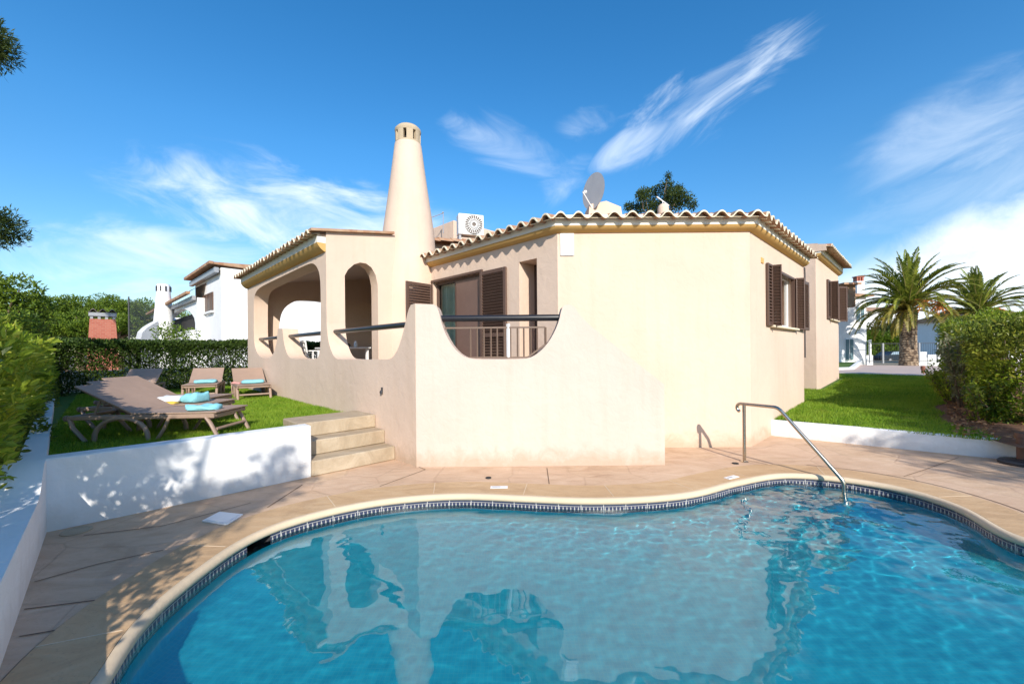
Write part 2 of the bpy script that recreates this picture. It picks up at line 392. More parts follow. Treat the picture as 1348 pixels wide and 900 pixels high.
def brick():
    t = NT('red_brick'); p = t.pos(obj=True); b = t.n('ShaderNodeTexBrick'); b.inputs['Scale'].default_value = 4; b.inputs['Color1'].default_value = (.36, .10, .065, 1); b.inputs['Color2'].default_value = (.42, .14, .09, 1); b.inputs['Mortar'].default_value = (.40, .2, .15, 1)
    mp = t.n('ShaderNodeMapping'); mp.inputs['Rotation'].default_value = (rad(90), 0, 0); t.l(p, mp.inputs[0]); t.l(mp.outputs[0], b.inputs['Vector'])
    t.bsdf(b.outputs['Color'], .9); return t.m
M['brick'] = brick()
def netmat():
    t = NT('net_mesh'); d = t.n('ShaderNodeBsdfDiffuse'); d.inputs[0].default_value = (.06, .07, .08, 1); tr = t.n('ShaderNodeBsdfTransparent')
    mx = t.n('ShaderNodeMixShader'); mx.inputs[0].default_value = .35; t.l(tr.outputs[0], mx.inputs[1]); t.l(d.outputs[0], mx.inputs[2]); t.l(mx.outputs[0], t.out.inputs['Surface']); return t.m
M['net'] = netmat()
# ================================================================== pool, deck, lawns
PX_POOL = [(130, 903), (180, 826), (240, 769), (325, 709), (400, 680), (500, 659), (600, 651), (690, 654), (770, 657), (850, 655), (915, 648), (970, 634), (1030, 624), (1100, 628), (1180, 641), (1260, 666), (1348, 711)]
pool_pts = [(G(*p).x, G(*p).y) for p in PX_POOL]+[(4.45, 2.75), (4.45, 1.9), (3.9, 1.1), (2.7, .7), (1.2, .62), (-.2, .72), (-1.25, 1.0), (-1.75, 1.4)]
pool = np.array(catmull(pool_pts, 10))
def resample(P, n):
    Q = np.vstack([P, P[:1]]); d = np.r_[0, np.cumsum(np.linalg.norm(np.diff(Q, axis=0), axis=1))]
    s = np.linspace(0, d[-1], n, endpoint=False); return np.c_[np.interp(s, d, Q[:, 0]), np.interp(s, d, Q[:, 1])], d[-1]
pool, PLEN = resample(pool, 260)
for _ in range(3): pool = .25*np.roll(pool, 1, 0)+.5*pool+.25*np.roll(pool, -1, 0)
tn = np.roll(pool, -1, 0)-np.roll(pool, 1, 0); tn /= np.linalg.norm(tn, axis=1)[:, None]
area = .5*np.sum(pool[:, 0]*np.roll(pool[:, 1], -1)-np.roll(pool[:, 0], -1)*pool[:, 1])
POUT = np.c_[tn[:, 1], -tn[:, 0]]*(1 if area > 0 else -1)
def ring(prof):
    """sweep (offset outward, z) round the pool"""
    N = len(pool); V = []
    for d, z in prof:
        q = pool+POUT*d; V += [(x, y, z) for x, y in q]
    Fc = []
    for i in range(len(prof)-1):
        for k in range(N): Fc.append((i*N+k, i*N+(k+1) % N, (i+1)*N+(k+1) % N, (i+1)*N+k))
    return V, Fc
WZ = -.108
pool_t = thing('swimming_pool', 'kidney shaped blue mosaic swimming pool with a patterned tile border in the paved deck', 'swimming pool', (1.4, 3, 0))
mb = MB()
NP = len(pool)
mb.add(*ring([(.012, -.06), (-.012, -.05), (-.022, -.03), (-.018, -.008), (-.004, .006), (.012, .009), (.032, .009), (.038, .006)]), 0)
coplip = mb.build('coping_lip', M['lip'], pool_t, True, 50)
mb = MB(); mb.add(*ring([(.0385, .001), (.042, .0062), (.24, .006), (.415, .006), (.42, .0)]), 0)
mb.build('coping', M['coping'], pool_t, True, 50)
for k in range(6, NP, 13):
    a_, n_ = Vector((*pool[k], 0)), Vector((*POUT[k], 0)); t_ = Vector((-n_.y, n_.x, 0)); cj = MB(); cj.bar(a_+n_*.062+Vector((0, 0, .0065)), a_+n_*.413+Vector((0, 0, .0065)), .007, .003); cj.build('coping_joint', M['lip'], pool_t, True)
# tile border with arc-length uv (gap left for the skimmer mouth)
SK = int(np.argmin(np.linalg.norm(pool-np.array([G(338, 705).x, G(338, 705).y]), axis=1)))
Vb, Fb = ring([(.004, -.235), (.004, -.048)])
me = bpy.data.meshes.new('tile_border'); skip = {(SK+k) % NP for k in range(-1, 2)}
Fb2 = [f for k, f in enumerate(Fb) if k not in skip]
Mi = MAT_OF[pool_t.name].inverted(); me.from_pydata([tuple(Mi @ Vector(v)) for v in Vb], [], Fb2); me.materials.append(M['band'])
uvl = me.uv_layers.new(name='UVMap')
kk = [k for k in range(NP) if k not in skip]
for pi, p in enumerate(me.polygons):
    k = kk[pi]; vals = [(k, 0), (k+1, 0), (k+1, 1), (k, 1)]
    for li, (a, b) in zip(p.loop_indices, vals): uvl.data[li].uv = (a/NP*PLEN, b)
link('tile_border', me, pool_t)
mb = MB(); c0 = pool[SK]+POUT[SK]*.16; ang = math.atan2(POUT[SK][1], POUT[SK][0])
RM = Matrix.Rotation(ang, 3, 'Z')
for off, dims in (((0, .17, -.14), (.30, .02, .2)), ((0, -.17, -.14), (.30, .02, .2)), ((.15, 0, -.14), (.02, .36, .2)), ((0, 0, -.23), (.3, .36, .02))):
    mb.box(Vector((c0[0], c0[1], 0))+RM @ Vector(off), dims, 0, RM)
mb.build('skimmer_mouth', M['darkgrey'], pool_t, True)
# basin: walls down and a floor that falls from the far shallow shelf to the near deep end
ctr = np.array([1.3, 3.0])
def depth(x, y): 
    t = np.clip((4.6-(y-.18*(x-1.3)))/3.2, 0, 1); return -.64-.22*t*t*(3-2*t)
V = []; Fc = []
rings = [(.006, None, -.236), (.006, None, -.5), (.0, None, -99)]
mb = MB(); lv = []
for d, z in ((.006, -.236), (.004, -.45)):
    q = pool+POUT*d; lv.append([(x, y, z) for x, y in q])
for s in (1.0, .97, .9, .8, .7, .6, .5, .4, .3, .2, .1):
    q = ctr+(pool-ctr)*s; drop = 0 if s < .95 else (.12 if s == 1 else .02)
    lv.append([(x, y, float(depth(x, y))+drop) for x, y in q])
vs = [p for r in lv for p in r]; fs = []
for i in range(len(lv)-1):
    for k in range(NP): fs.append((i*NP+k, (i+1)*NP+k, (i+1)*NP+(k+1) % NP, i*NP+(k+1) % NP))
fs.append(tuple((len(lv)-1)*NP+k for k in range(NP)))
mb.add(vs, fs); basin = mb.build('basin', M['mosaic'], pool_t, True, 60)
# water: a real rippled surface
def inside(X, Y, P):
    r = np.zeros(X.shape, bool); x2, y2 = np.roll(P[:, 0], -1), np.roll(P[:, 1], -1)
    for a, b, c, d in zip(P[:, 0], P[:, 1], x2, y2):
        cond = ((b > Y) != (d > Y)); 
        if abs(d-b) > 1e-12: r ^= cond & (X < (c-a)*(Y-b)/(d-b)+a)
    return r
step = .016
gx = np.arange(pool[:, 0].min()-.05, pool[:, 0].max()+.05, step); gy = np.arange(pool[:, 1].min()-.05, pool[:, 1].max()+.05, step)
X, Y = np.meshgrid(gx, gy); ins = inside(X, Y, pool+POUT*.003)
wr = np.random.default_rng(3); H = np.zeros_like(X)
src = np.array([3.35, 4.75])
dist = np.hypot(X-src[0], Y-src[1])
amp = .15+1.2*np.exp(-(dist/1.4)**2)+.09*np.exp(-((X-3.8)/1.2)**2-((Y-3.4)/1.4)**2)+.42*np.exp(-((X-.9)/1.6)**2-((Y-4.1)/.85)**2)
for i in range(60):
    lam = .065*(1.085**(i*.54)); k = 2*math.pi/lam; a = wr.uniform(0, 2*math.pi); ph = wr.uniform(0, 6.28)
    H += np.sin(k*(X*math.cos(a)+Y*math.sin(a))+ph+.8*np.sin(.9*X+1.3*Y+ph))*lam*.0017*(1.0 if lam > .16 else .8)
H *= amp
idx = -np.ones(X.shape, int); use = np.zeros(X.shape, bool)
cell = ins[:-1, :-1] | ins[1:, :-1] | ins[:-1, 1:] | ins[1:, 1:]
use[:-1, :-1] |= cell; use[1:, :-1] |= cell; use[:-1, 1:] |= cell; use[1:, 1:] |= cell
idx[use] = np.arange(use.sum())
VW = np.c_[X[use], Y[use], WZ+H[use]]; j, i_ = np.nonzero(cell)
FW = np.c_[idx[j, i_], idx[j, i_+1], idx[j+1, i_+1], idx[j+1, i_]]
def watermat():
    t = NT('pool_water')
    g = t.n('ShaderNodeBsdfGlass'); g.inputs['IOR'].default_value = 1.62; g.inputs['Roughness'].default_value = 0; g.inputs['Color'].default_value = (.96, 1, 1, 1)
    t.l(g.outputs[0], t.out.inputs['Surface']); return t.m
M['water'] = watermat()
water = np_mesh('water', VW, FW, M['water'], smooth=True); tag(water, 'clear rippled water of the swimming pool', 'water', kind='structure')
water.cycles.is_caustics_caster = True
basin.cycles.is_caustics_receiver = True
# ---- ground, deck
def sheet(name, outer, holes, z, mat, label, cat):
    vs, fs = fill2d([outer]+holes); mb = MB(); mb.add([(v[0], v[1], z) for v in vs], [f if True else f for f in fs])
    o = mb.build(name, mat)
    if o.data.polygons[0].normal.z < 0: o.data.flip_normals()
    return tag(o, label, cat, kind='structure')
hole = [tuple(p) for p in pool+POUT*.43]
sheet('ground', [(-900, -900), (900, -900), (900, 900), (-900, 900)], [hole], -.03, M['earth'], 'dry ground around the plots', 'ground')
inner = [tuple(p) for p in pool+POUT*.424]
dk = [W(-5.35, -12), W(14, -12), W(14, 9), W(-2.0, 9), W(-5.35, 1.4)]
sheet('deck', [(p.x, p.y) for p in [W(-5.35, -9), W(7, -9), W(7, .5), W(0, 3), W(-2.0, 1.5), W(-5.35, 1.5)]], [inner], 0, M['deck'], 'stamped beige concrete pool deck', 'deck')
mb = MB()
def joint(pts, w=.009, z=.004):
    P = [Vector((p[0], p[1], z)) for p in pts]
    for a, b in zip(P[:-1], P[1:]):
        d = (b-a).normalized(); n = Vector((-d.y, d.x, 0))*w/2
        mb.add([a-n, b-n, b+n, a+n], [(0, 1, 2, 3)])
off = pool+POUT*.47
seg = [k for k in range(NP)]
def g2(*pp): return [(G(*p).x, G(*p).y) for p in pp]
# long curved joint beside the coping on the left and on the right
ix = sorted([k for k in range(NP) if off[k][0] < G(330, 660).x and off[k][1] > .9], key=lambda k: off[k][1])
joint([tuple(off[k]) for k in ix], .012)
ix = sorted([k for k in range(NP) if off[k][0] > 3.7 and off[k][1] > 1.2], key=lambda k: -off[k][1]); joint([tuple(off[k]) for k in ix], .012)
for pp in ([(398, 638), (352, 668)], [(720, 616), (723, 637)], [(110, 705), (215, 692), (330, 662)], [(45, 766), (130, 742), (215, 724)], [(32, 802), (126, 790)], [(25, 838), (95, 826)], [(1262, 602), (1218, 618), (1190, 627)],
           [(985, 606), (1030, 615), (1031, 622)], [(500, 640), (560, 618), (545, 612)], [(1348, 622), (1290, 610)]):
    joint(g2(*pp))
tag(mb.build('deck_joint', M['joint']), 'dark joints between the deck slabs', 'joint', kind='structure')
# ---- left lawn, retaining walls, steps
LZ = .47
def wpoly(pts): return [(W(*p).x, W(*p).y) for p in pts]
mb = MB(); mb.prism(wpoly([(-3.16, 1.48), (-3.16, 2.5), (-2.07, 2.5), (-2.07, 9.7), (-2.0, 13.4), (-6.1, 13.4), (-5.5, 1.45)]), .1, LZ)
tag(mb.build('lawn_left', M['turf']), 'raised lawn with the sun loungers beside the terrace', 'lawn', kind='structure')
rw = thing('retaining_wall', 'low white retaining wall between the lounger lawn and the pool deck', 'wall', W(-4.2, 1.35))
mb = MB(); mb.box(W(-4.27, 1.39, .30), (2.22, .2, .64), 0, Matrix.Rotation(YAW, 3, 'Z'), .012)
mb.build('wall', M['white'], rw, True, 30)
pw = thing('planter_wall', 'white planter wall under the leafy hedge left of the pool', 'wall', W(-5.5, 0))
# near low stretch with a curved drop, then the long lawn edging
def wall_strip(mb, x0, x1, prof, xshift=lambda y: 0):
    vs = []; fs = []
    for y, z in prof:
        s = xshift(y); vs += [W(x0+s, y, -.02), W(x1+s, y, -.02), W(x1+s, y, z), W(x0+s, y, z)]
    for i in range(len(prof)-1):
        o = i*4
        for k in range(4): fs.append((o+k, o+(k+1) % 4, o+4+(k+1) % 4, o+4+k))
    fs.append((3, 2, 1, 0)); o = (len(prof)-1)*4; fs.append((o, o+1, o+2, o+3)); mb.add(vs, fs)
mb = MB(); wall_strip(mb, -5.66, -5.29, [(-6, .40), (.55, .40), (.72, .405), (.85, .43), (.96, .48), (1.06, .55), (1.16, .60), (1.292, .622)])
bm_o = mb.build('low_wall', M['white'], pw, True, 40)
mb = MB(); wall_strip(mb, -5.45, -5.29, [(1.292, .62), (6, .61), (11.6, .60)], lambda y: -.055*(y-1.29))
mb.build('lawn_edging', M['white'], pw, True, 30)
mb = MB(); mb.prism(wpoly([(-5.66, -6), (-5.66, 1.3), (-5.45, 1.3), (-6.1, 11.7), (-8, 11.7), (-8, -6)]), -.01, .34)
tag(mb.build('planting_bed', M['soil']), 'earth bed under the left hedge', 'soil', kind='structure')
st = thing('garden_steps', 'three worn stone steps from the pool deck up to the lawn', 'steps', W(-2.6, 1.6))
for k in range(3):
    mb = MB(); y0 = 1.265+.29*k; y1 = 2.5 if k == 2 else y0+.36
    x0 = -3.14+(.0 if k else -.02); x1 = -2.062
    mb.box(W((x0+x1)/2, (y0+y1)/2, (.19*k+.19*(k+1))/2), (x1-x0, y1-y0, .188), 0, Matrix.Rotation(YAW, 3, 'Z'), .012)
    mb.build('step', M['steps'], st, True, 30)
# ---- right lawn
RZ = lambda y: .25
mb = MB()
kA = G(1013.6, 573); kB = Vector((7.2, 4.93, 0))
dirk = (kB-kA).normalized(); nk = Vector((-dirk.y, dirk.x, 0))
if nk.y < 0: nk = -nk
# lawn rises gently along R
far0 = W(14.5, -2.2); 
def lawnz(p):
    q = VI @ Vector((p[0], p[1], 0)); return .25+max(0, min(1, (q.x-3.4)/9))*.25
near_l = kA-dirk*.1+nk*.1; near_r = kA+dirk*6.5+nk*.1
V = []; Fc = []; nu, nv = 14, 20
for i in range(nu):
    for jx in range(nv):
        base = near_l.lerp(near_r, jx/(nv-1)); tt = i/(nu-1)
        p = base+RD*(12.0*tt); V.append((p.x, p.y, lawnz(p)))
for i in range(nu-1):
    for jx in range(nv-1): Fc.append((i*nv+jx, i*nv+jx+1, (i+1)*nv+jx+1, (i+1)*nv+jx))
mb.add(V, Fc); tag(mb.build('lawn_right', M['turf'], smooth=30), 'lawn rising beside the right wing of the villa', 'lawn', kind='structure')
kb = thing('garden_kerb', 'white rendered kerb between the pool deck and the right lawn', 'kerb', kA)
mb = MB(); L = 7.0; mb.box(kA+dirk*(L/2-.06)+nk*.06+Vector((0, 0, .12)), (L, .12, .29), 0, Matrix((dirk, nk, Vector((0, 0, 1)))).transposed(), .012)
mb.build('kerb', M['white'], kb, True, 30)
# ================================================================== villa
villa = thing('villa', 'cream single storey villa with a tall round chimney, tiled eaves and a pool balcony', 'house', A0, YAW)
WT = 3.34
OB = {}
# ---- door wall (plane x=0) with the sliding door and a deep slit window
dl, dr = VX(571, 420, 0)[0], VX(634, 420, 0)[0]; dz = VX(634, 358, 0)[1]
wl, wr_, wz = VX(683.5, 380, 0)[0], VX(707, 380, 0)[0], VX(690, 343.5, 0)[1]
FL = .9
panel('wall', [(0.0, -.02), (3.9, -.02), (3.9, WT+.12), (0.0, WT+.12)], [[(dr, FL), (dl, FL), (dl, dz), (dr, dz)], [(wr_, FL+.1), (wl, FL+.1), (wl, wz), (wr_, wz)]], .42, lambda u, z, w: (w, u, z), M['cream'], villa)
# ---- chamfer wall facing the pool
Bx, By = 2.10, -2.07; CL = math.hypot(Bx, By); cd = Vector((Bx, By, 0))/CL; cn = Vector((-cd.y, cd.x, 0))
panel('wall', [(0, -.02), (CL, -.02), (CL, WT+.12), (0, WT+.12)], [], .3, lambda u, z, w: tuple(cd*u+cn*w+Vector((0, 0, z))), M['cream'], villa)
# ---- right wing wall (plane y=-2.07) with its window
XE = VY(1058.5, 500, By)[0]
wa, wb = VY(1014, 400, By)[0], VY(1046, 400, By)[0]; z0 = VY(1030, 430, By)[1]; z1 = VY(1030, 358, By)[1]
panel('wall', [(Bx, -.02), (XE, -.02), (XE, WT+.12), (Bx, WT+.12)], [[(wa, z0), (wb, z0), (wb, z1), (wa, z1)]], .3, lambda u, z, w: (u, By+w, z), M['cream'], villa)
mb = MB(); mb.box((XE-.15, 1.0, 1.7), (.3, 5.54, 3.5)); mb.build('wall', M['cream'], villa)
mb = MB(); mb.prism([(.3, .3), (2.2, -1.7), (XE-.2, -1.7), (XE-.2, 3.6), (.3, 3.9)], WT+.02, WT+.12); mb.build('ceiling', M['pale'], villa)
mb = MB(); mb.prism([(.45, .3), (2.2, -1.7), (XE-.4, -1.7), (XE-.4, 3.6), (.45, 3.9)], FL-.2, FL-.002); mb.build('floor', M['concrete'], villa)
mb = MB(); mb.box((2.6, 3.4, 2.2), (.1, 6.0, 2.6)); mb.build('inner_wall', M['pale'], villa)
# ---- cornice and fascia sweeps
def offs(path, d):
    n = len(path); out = []
    for i in range(n):
        nr = []
        for a, b in ((i-1, i), (i, i+1)):
            if 0 <= a and b < n:
                t = Vector(path[b])-Vector(path[a]); t.normalize(); nr.append(Vector((t.y, -t.x)))
        m = sum(nr, Vector((0, 0))); m.normalize(); k = d/m.dot(nr[0]); out.append(Vector(path[i])+m*k)
    return out
def sweep(mb, path, prof, m=0, cap=True):
    rows = [[(p.x, p.y, z) for p in offs(path, d)] for d, z in prof]; n = len(path); o = len(mb.v)
    mb.v += [p for r in rows for p in r]
    for i in range(len(prof)-1):
        for k in range(n-1): mb.f.append((o+i*n+k, o+i*n+k+1, o+(i+1)*n+k+1, o+(i+1)*n+k)); mb.m.append(m)
    if cap:
        mb.f.append(tuple(o+i*n for i in range(len(prof)))); mb.m.append(m); mb.f.append(tuple(o+i*n+n-1 for i in range(len(prof)))[::-1]); mb.m.append(m)
path = [(0, 3.78), (0, 0), (Bx, By), (XE+.02, By)]
def cornice(path, z, k=1.0, fh=.13, parent=villa, cm='ochre'):
    mb = MB(); sweep(mb, path, [(-.05, z-.012), (.012, z-.012), (.04, z+.0*k), (.075, z+.018*k), (.105, z+.045*k), (.118, z+.07*k), (-.05, z+.07*k)]); mb.build('cornice', M[cm], parent, smooth=40)
    mb = MB(); sweep(mb, path, [(-.05, z+.072*k), (.116, z+.072*k), (.122, z+.072*k+fh), (-.05, z+.072*k+fh)]); mb.build('fascia', M['fascia'], parent, smooth=30)
cornice(path, WT-.03, 1, .155)
# ---- barrel tile roofs
def tile_plane(mb, p0, p1, zt, slope, vmax, h0=None, h1=None, pitch=.262, amp=.047, courses=None):
    """p0->p1 tip line (outward on the right hand); h0/h1: hip tangent at each end; v runs inward"""
    p0, p1 = Vector(p0), Vector(p1); e = p1-p0; Ln = e.length; e /= Ln; n = Vector((-e.y, e.x))
    nt = max(1, round(Ln/pitch)); S = 12; us = np.linspace(0, Ln, nt*S+1)
    ph = us/(Ln/nt)*2*math.pi; sw = np.sin(ph-math.pi/2); wv = np.sign(sw)*np.abs(sw)**.8*amp
    jit = np.random.default_rng(int(abs(zt*1000)+Ln*77)); col = (np.arange(len(us))//S)
    j1 = jit.normal(0, .007, nt+2)[col]; 
    vm = np.full(len(us), vmax)
    if h0: vm = np.minimum(vm, us*h0)
    if h1: vm = np.minimum(vm, (Ln-us)*h1)
    K = int(vmax/.36)+1; th = .022
    for k in range(K):
        lo = np.full(len(us), k*.36-.05*(k > 0)); hi = np.minimum(k*.36+.36, vm)
        if k == 0: lo = lo+j1
        o = len(mb.v); T = []
        for i in range(len(us)):
            for v, dz in ((lo[i], .03), (lo[i]+.025, .029), (max(hi[i], lo[i]+.026), .005)):
                q = p0+e*us[i]+n*v
                mb.v.append((q.x, q.y, zt+slope*v+wv[i]+dz))
            for v, dz in ((lo[i], .03-th), (max(hi[i], lo[i]+.026), .005-th)):
                q = p0+e*us[i]+n*v; mb.v.append((q.x, q.y, zt+slope*v+wv[i]*.92+dz))
        for i in range(len(us)-1):
            if hi[i] <= lo[i]+.03 and hi[i+1] <= lo[i+1]+.03: continue
            a, b = o+i*5, o+i*5+5
            mb.f += [(a, b, b+1, a+1), (a+1, b+1, b+2, a+2), (a+3, b+3, b, a), (a+4, b+4, b+3, a+3)]; mb.m += [1 if k == 0 else 0, 0, 1 if k == 0 else 0, 0]
def tiles(name, path, d, zt, slope, vmax, hips, parent=villa):
    P = offs(path, d); mb = MB()
    for i in range(len(P)-1):
        tile_plane(mb, P[i], P[i+1], zt, slope, vmax, hips[i], hips[i+1])
    mb.build(name, [M['tile'], M['rim']], parent, smooth=50)
T8 = math.tan(rad(67.5))
TIPZ = 3.475
tiles('roof_tiles', path, .26, TIPZ, .2, 3.4, [None, T8, T8, None])
mb = MB(); P1 = offs(path, .1)
mb.prism([(p.x, p.y) for p in P1]+[(XE, 1.5), (2.6, 3.78)], TIPZ-.03, TIPZ+.0); mb.build('roof_deck', M['tile'], villa)
# soffit strip that closes the space under the tiles
mb = MB(); sweep(mb, path, [(.10, TIPZ+.012), (.21, TIPZ-.012), (.21, TIPZ-.007), (.10, TIPZ+.03)]); mb.build('soffit', M['rim'], villa)
# ---- second wing
X2 = VY(1075, 513, -1.92)[0]; X2e = VY(1104.5, 497, -1.92)[0]; W2 = 3.96
wa2, wb2 = VY(1092, 400, -1.92)[0], VY(1103, 400, -1.92)[0]; z02 = VY(1097, 421, -1.92)[1]; z12 = VY(1097, 374, -1.92)[1]
wb2 = min(wb2, X2e-.35)
panel('wall', [(X2, -.02), (X2e, -.02), (X2e, W2+.12), (X2, W2+.12)], [[(wa2, z02), (wb2, z02), (wb2, z12), (wa2, z12)]], .3, lambda u, z, w: (u, -1.92+w, z), M['cream'], villa)
mb = MB(); mb.box((X2+.151, 1.2, 2.06), (.3, 5.6, 4.2)); mb.box((X2e-.151, 1.2, 2.06), (.3, 5.6, 4.2)); mb.build('wall', M['cream'], villa)
mb = MB(); mb.box(((XE+X2)/2, 1.5, 1.9), (X2-XE-.02, .3, 3.8)); mb.build('wall', M['cream'], villa)
path2 = [(X2+.0, -1.92), (X2e+.1, -1.92)]
cornice(path2, W2-.03, 1.2, .19)
tiles('roof_tiles', path2, .34, W2+.20, .2, 3.4, [None, None])
mb = MB(); sweep(mb, path2, [(.10, W2+.235), (.36, W2+.18), (.36, W2+.185), (.10, W2+.25)]); mb.build('soffit', M['rim'], villa)
mb = MB(); mb.prism([(X2, -2.0), (X2e, -2.0), (X2e, 3.9), (X2, 3.9)], W2+.1, W2+.2); mb.build('roof_deck', M['tile'], villa)
gz = W2+.2
mb = MB(); mb.add([(X2-.02, -2.15, W2+.1), (X2-.02, 1.6, W2+.1), (X2-.02, 1.6, W2+1.0), (X2-.02, -2.15, W2+.26), (X2+.1, -2.15, W2+.1), (X2+.1, 1.6, W2+.1), (X2+.1, 1.6, W2+1.0), (X2+.1, -2.15, W2+.26)],
       [(0, 1, 2, 3), (7, 6, 5, 4), (0, 3, 7, 4), (3, 2, 6, 7), (0, 4, 5, 1)]); mb.build('gable', M['cream'], villa)
# ---- facade: balcony parapet, terrace front with the big opening
FX = -2.06; ac = (VI @ Vector((-1.257, 5.33, 0))).y
def vx(*pp): return [VX(px, py, FX) for px, py in pp]
top = vx((546.5, 399.5), (541, 401), (537.3, 408), (533, 428), (527, 451), (521, 465), (514, 473))+vx((500, 473.3), (446, 473.6), (440, 470), (436, 462), (432.4, 450), (430.6, 436), (430, 425))
hole = vx((418, 472.2), (421.2, 463), (422, 445), (422.2, 400), (422, 375), (420.6, 360), (417, 350.5), (411.5, 346), (403, 348.5), (375, 362), (350, 374), (340.5, 379.5), (336, 386), (334.4, 394), (334, 410), (334.2, 446), (335.8, 458), (340, 467.5), (347, 472), (356, 471.8), (361, 463), (364.3, 450), (365.4, 433.5), (366.3, 432.4), (371, 432.3), (371.8, 433.5), (373, 446), (375, 457), (378.5, 467.5), (384, 472.7), (410, 473))
tz = VX(430, 330, FX)[1]
yT = VX(430, 425, FX)[0]; yE = VX(326, 425, FX)[0]
outer = [(ac, -.02), (ac, top[0][1])]+chaikin(top[1:], 1, False)+[(yT+.003, WT+.22), (yE, WT+.22), (yE, -.02)]
panel('terrace_wall', outer, [chaikin(hole, 1)], .34, lambda u, z, w: (FX+w, u, z), M['cream'], villa, 0, 40)
# ---- balcony front (faces the pool), plane Y=5.33
def fr(*pp):
    out = []
    for px, py in pp:
        d = ray(px, py); t = 5.33/d.y; out.append((d.x*t, CAMH+d.z*t))
    return out
topF = fr((547, 399.6), (571, 400.6), (575.5, 404), (578.3, 412), (582, 428), (588, 443), (597, 457.5), (608, 468), (619, 472), (640, 472.6), (690, 472.4), (702, 469.5), (713, 461), (722.5, 450), (730.5, 436), (736, 422), (738.5, 410), (741, 402.5), (748, 400.6), (756, 402.5), (761, 412), (775, 427), (795, 443), (874.5, 506))
outF = [(-1.257, -.02), topF[0]]+chaikin(topF[1:-1], 1, False)+[topF[-1], (topF[-1][0], -.02)]
panel('balcony_wall', outF, [], .24, lambda u, z, w: tuple(VI @ Vector((u, 5.33+w, z))), M['pale'], villa, 0, 40)
def wl_(p): q = VI @ Vector((p[0], p[1], 0)); return (q.x, q.y)
mb = MB(); mb.prism([wl_((-1.4, 5.56)), wl_((1.0, 5.56)), wl_((1.0, 6.255)), wl_((.70, 6.255)), (-.003, .003), (-.003, 3.735), (FX+.3, 3.735)], .6, FL); mb.build('balcony_floor', M['concrete'], villa)
mb = MB()
for k in range(5): mb.box(VI @ Vector((1.1+.19*k, 5.915, (.76-.15*k)/2)), (.188, .66, .76-.15*k), 0, Matrix.Rotation(-YAW, 3, 'Z'))
mb.build('balcony_stairs', M['concrete'], villa)
# ---- railings
rl = thing
rail = MB(); z = 1.915
rail.tube([VI @ Vector((fr((577, 417))[0][0]-.03, 5.45, 1.94)), VI @ Vector((fr((738, 417))[0][0]+.03, 5.45, 1.94))], .044, 14)
ra = rail.build('railing', M['black'], villa, smooth=50)
grid = MB(); zt_, zb_ = 1.815, 1.415; xa, xb = fr((592, 430))[0][0], fr((719, 430))[0][0]
def fb(mb, x0, z0, x1, z1, w=.022): mb.bar(VI @ Vector((x0, 5.47, z0)), VI @ Vector((x1, 5.47, z1)), w, w)
fb(grid, xa-.09, zt_, xb, zt_); fb(grid, xa+.14, zb_, xb-.24, zb_); fb(grid, xb-.24, zb_, xb, zb_+.17); fb(grid, xb, zb_+.17, xb, zt_); fb(grid, xa+.14, zb_, xa-.09, zb_+.26)
grid.build('railing_frame', M['taupebar'], ra)
for px in (618, 627, 636, 645.5, 654, 664, 672, 681.5, 690, 699.5, 708):
    b = MB(); x = fr((px, 450))[0][0]; lo = zb_+.011 if x < xb-.24 else zb_+.011+(x-xb+.24)*.7; fb(b, x, lo, x, zt_-.012, .016); b.build('baluster', M['taupebar'], ra)
b = MB(); x = fr((669, 450))[0][0]; fb(b, x, zb_, x, zt_+.05, .034); b.build('railing_post', M['whitepl'], ra)
for (pa, pb) in (((542, 421.5), (430, 434.5)), ((424, 434.5), (364, 443.5)), ((368, 443.5), (330, 447))):
    y0, zz0 = VX(*pa, FX+.14); y1, zz1 = VX(*pb, FX+.14); t = MB(); zc = 1.885
    t.tube([(FX+.15, y0, zc), (FX+.15, y1, zc)], .042, 12); t.build('handrail', M['black'], villa, smooth=50)
# ---- terrace roof, floor, side wall with its arch, end wall, back wall
YS = yT
tpath = [(FX, yE+.05), (FX, YS+.02)]
cz = WT+.02
mb = MB(); sweep(mb, tpath, [(-.05, cz-.01), (.02, cz-.01), (.06, cz+.015), (.10, cz+.05), (.135, cz+.10), (.152, cz+.14), (-.05, cz+.14)]); mb.build('cornice', M['ochre'], villa, smooth=40)
mb = MB(); sweep(mb, tpath, [(-.05, cz+.142), (.147, cz+.142), (.152, cz+.28), (-.05, cz+.30)]); mb.build('fascia', M['fascia'], villa)
tiles('roof_tiles', [(FX, yE+.15), (FX, YS+.0)], .30, 3.645, .14, 4.6, [None, None])
mb = MB(); sweep(mb, tpath, [(.10, 3.655), (.26, 3.63), (.26, 3.635), (.10, 3.675)]); mb.build('soffit', M['rim'], villa)
zr = lambda x: 3.72+.14*(x-FX)
archp = [VY(px, py, YS) for px, py in ((447.3, 400), (448.5, 380), (452, 366), (458, 355), (466, 348), (474, 345.5), (482, 346.8), (489, 352), (494.5, 362), (497, 374), (497.5, 390))]
xa0, xa1 = archp[0][0], archp[-1][0]
panel('wall', [(FX+.003, .1), (.1, .1), (.1, zr(.1)), (FX+.003, zr(FX))], [[(xa0, FL+.003)]+archp+[(xa1, FL+.003)]], .28, lambda u, z, w: (u, YS+w, z), M['cream'], villa, 0, 40)
mb = MB(); mb.bar((FX-.28, YS-.005, 3.69), (-.72, YS-.005, zr(-.72)+.035), .14, .045); mb.build('verge', M['tile'], villa)
TX = 1.7
mb = MB(); mb.prism([(FX+.345, YS+.285), (TX, YS+.285), (TX, yE-.002), (FX+.345, yE-.002)], .3, FL); mb.build('terrace_floor', M['concrete'], villa)
ah = [VX(0, 0, 0)] and []
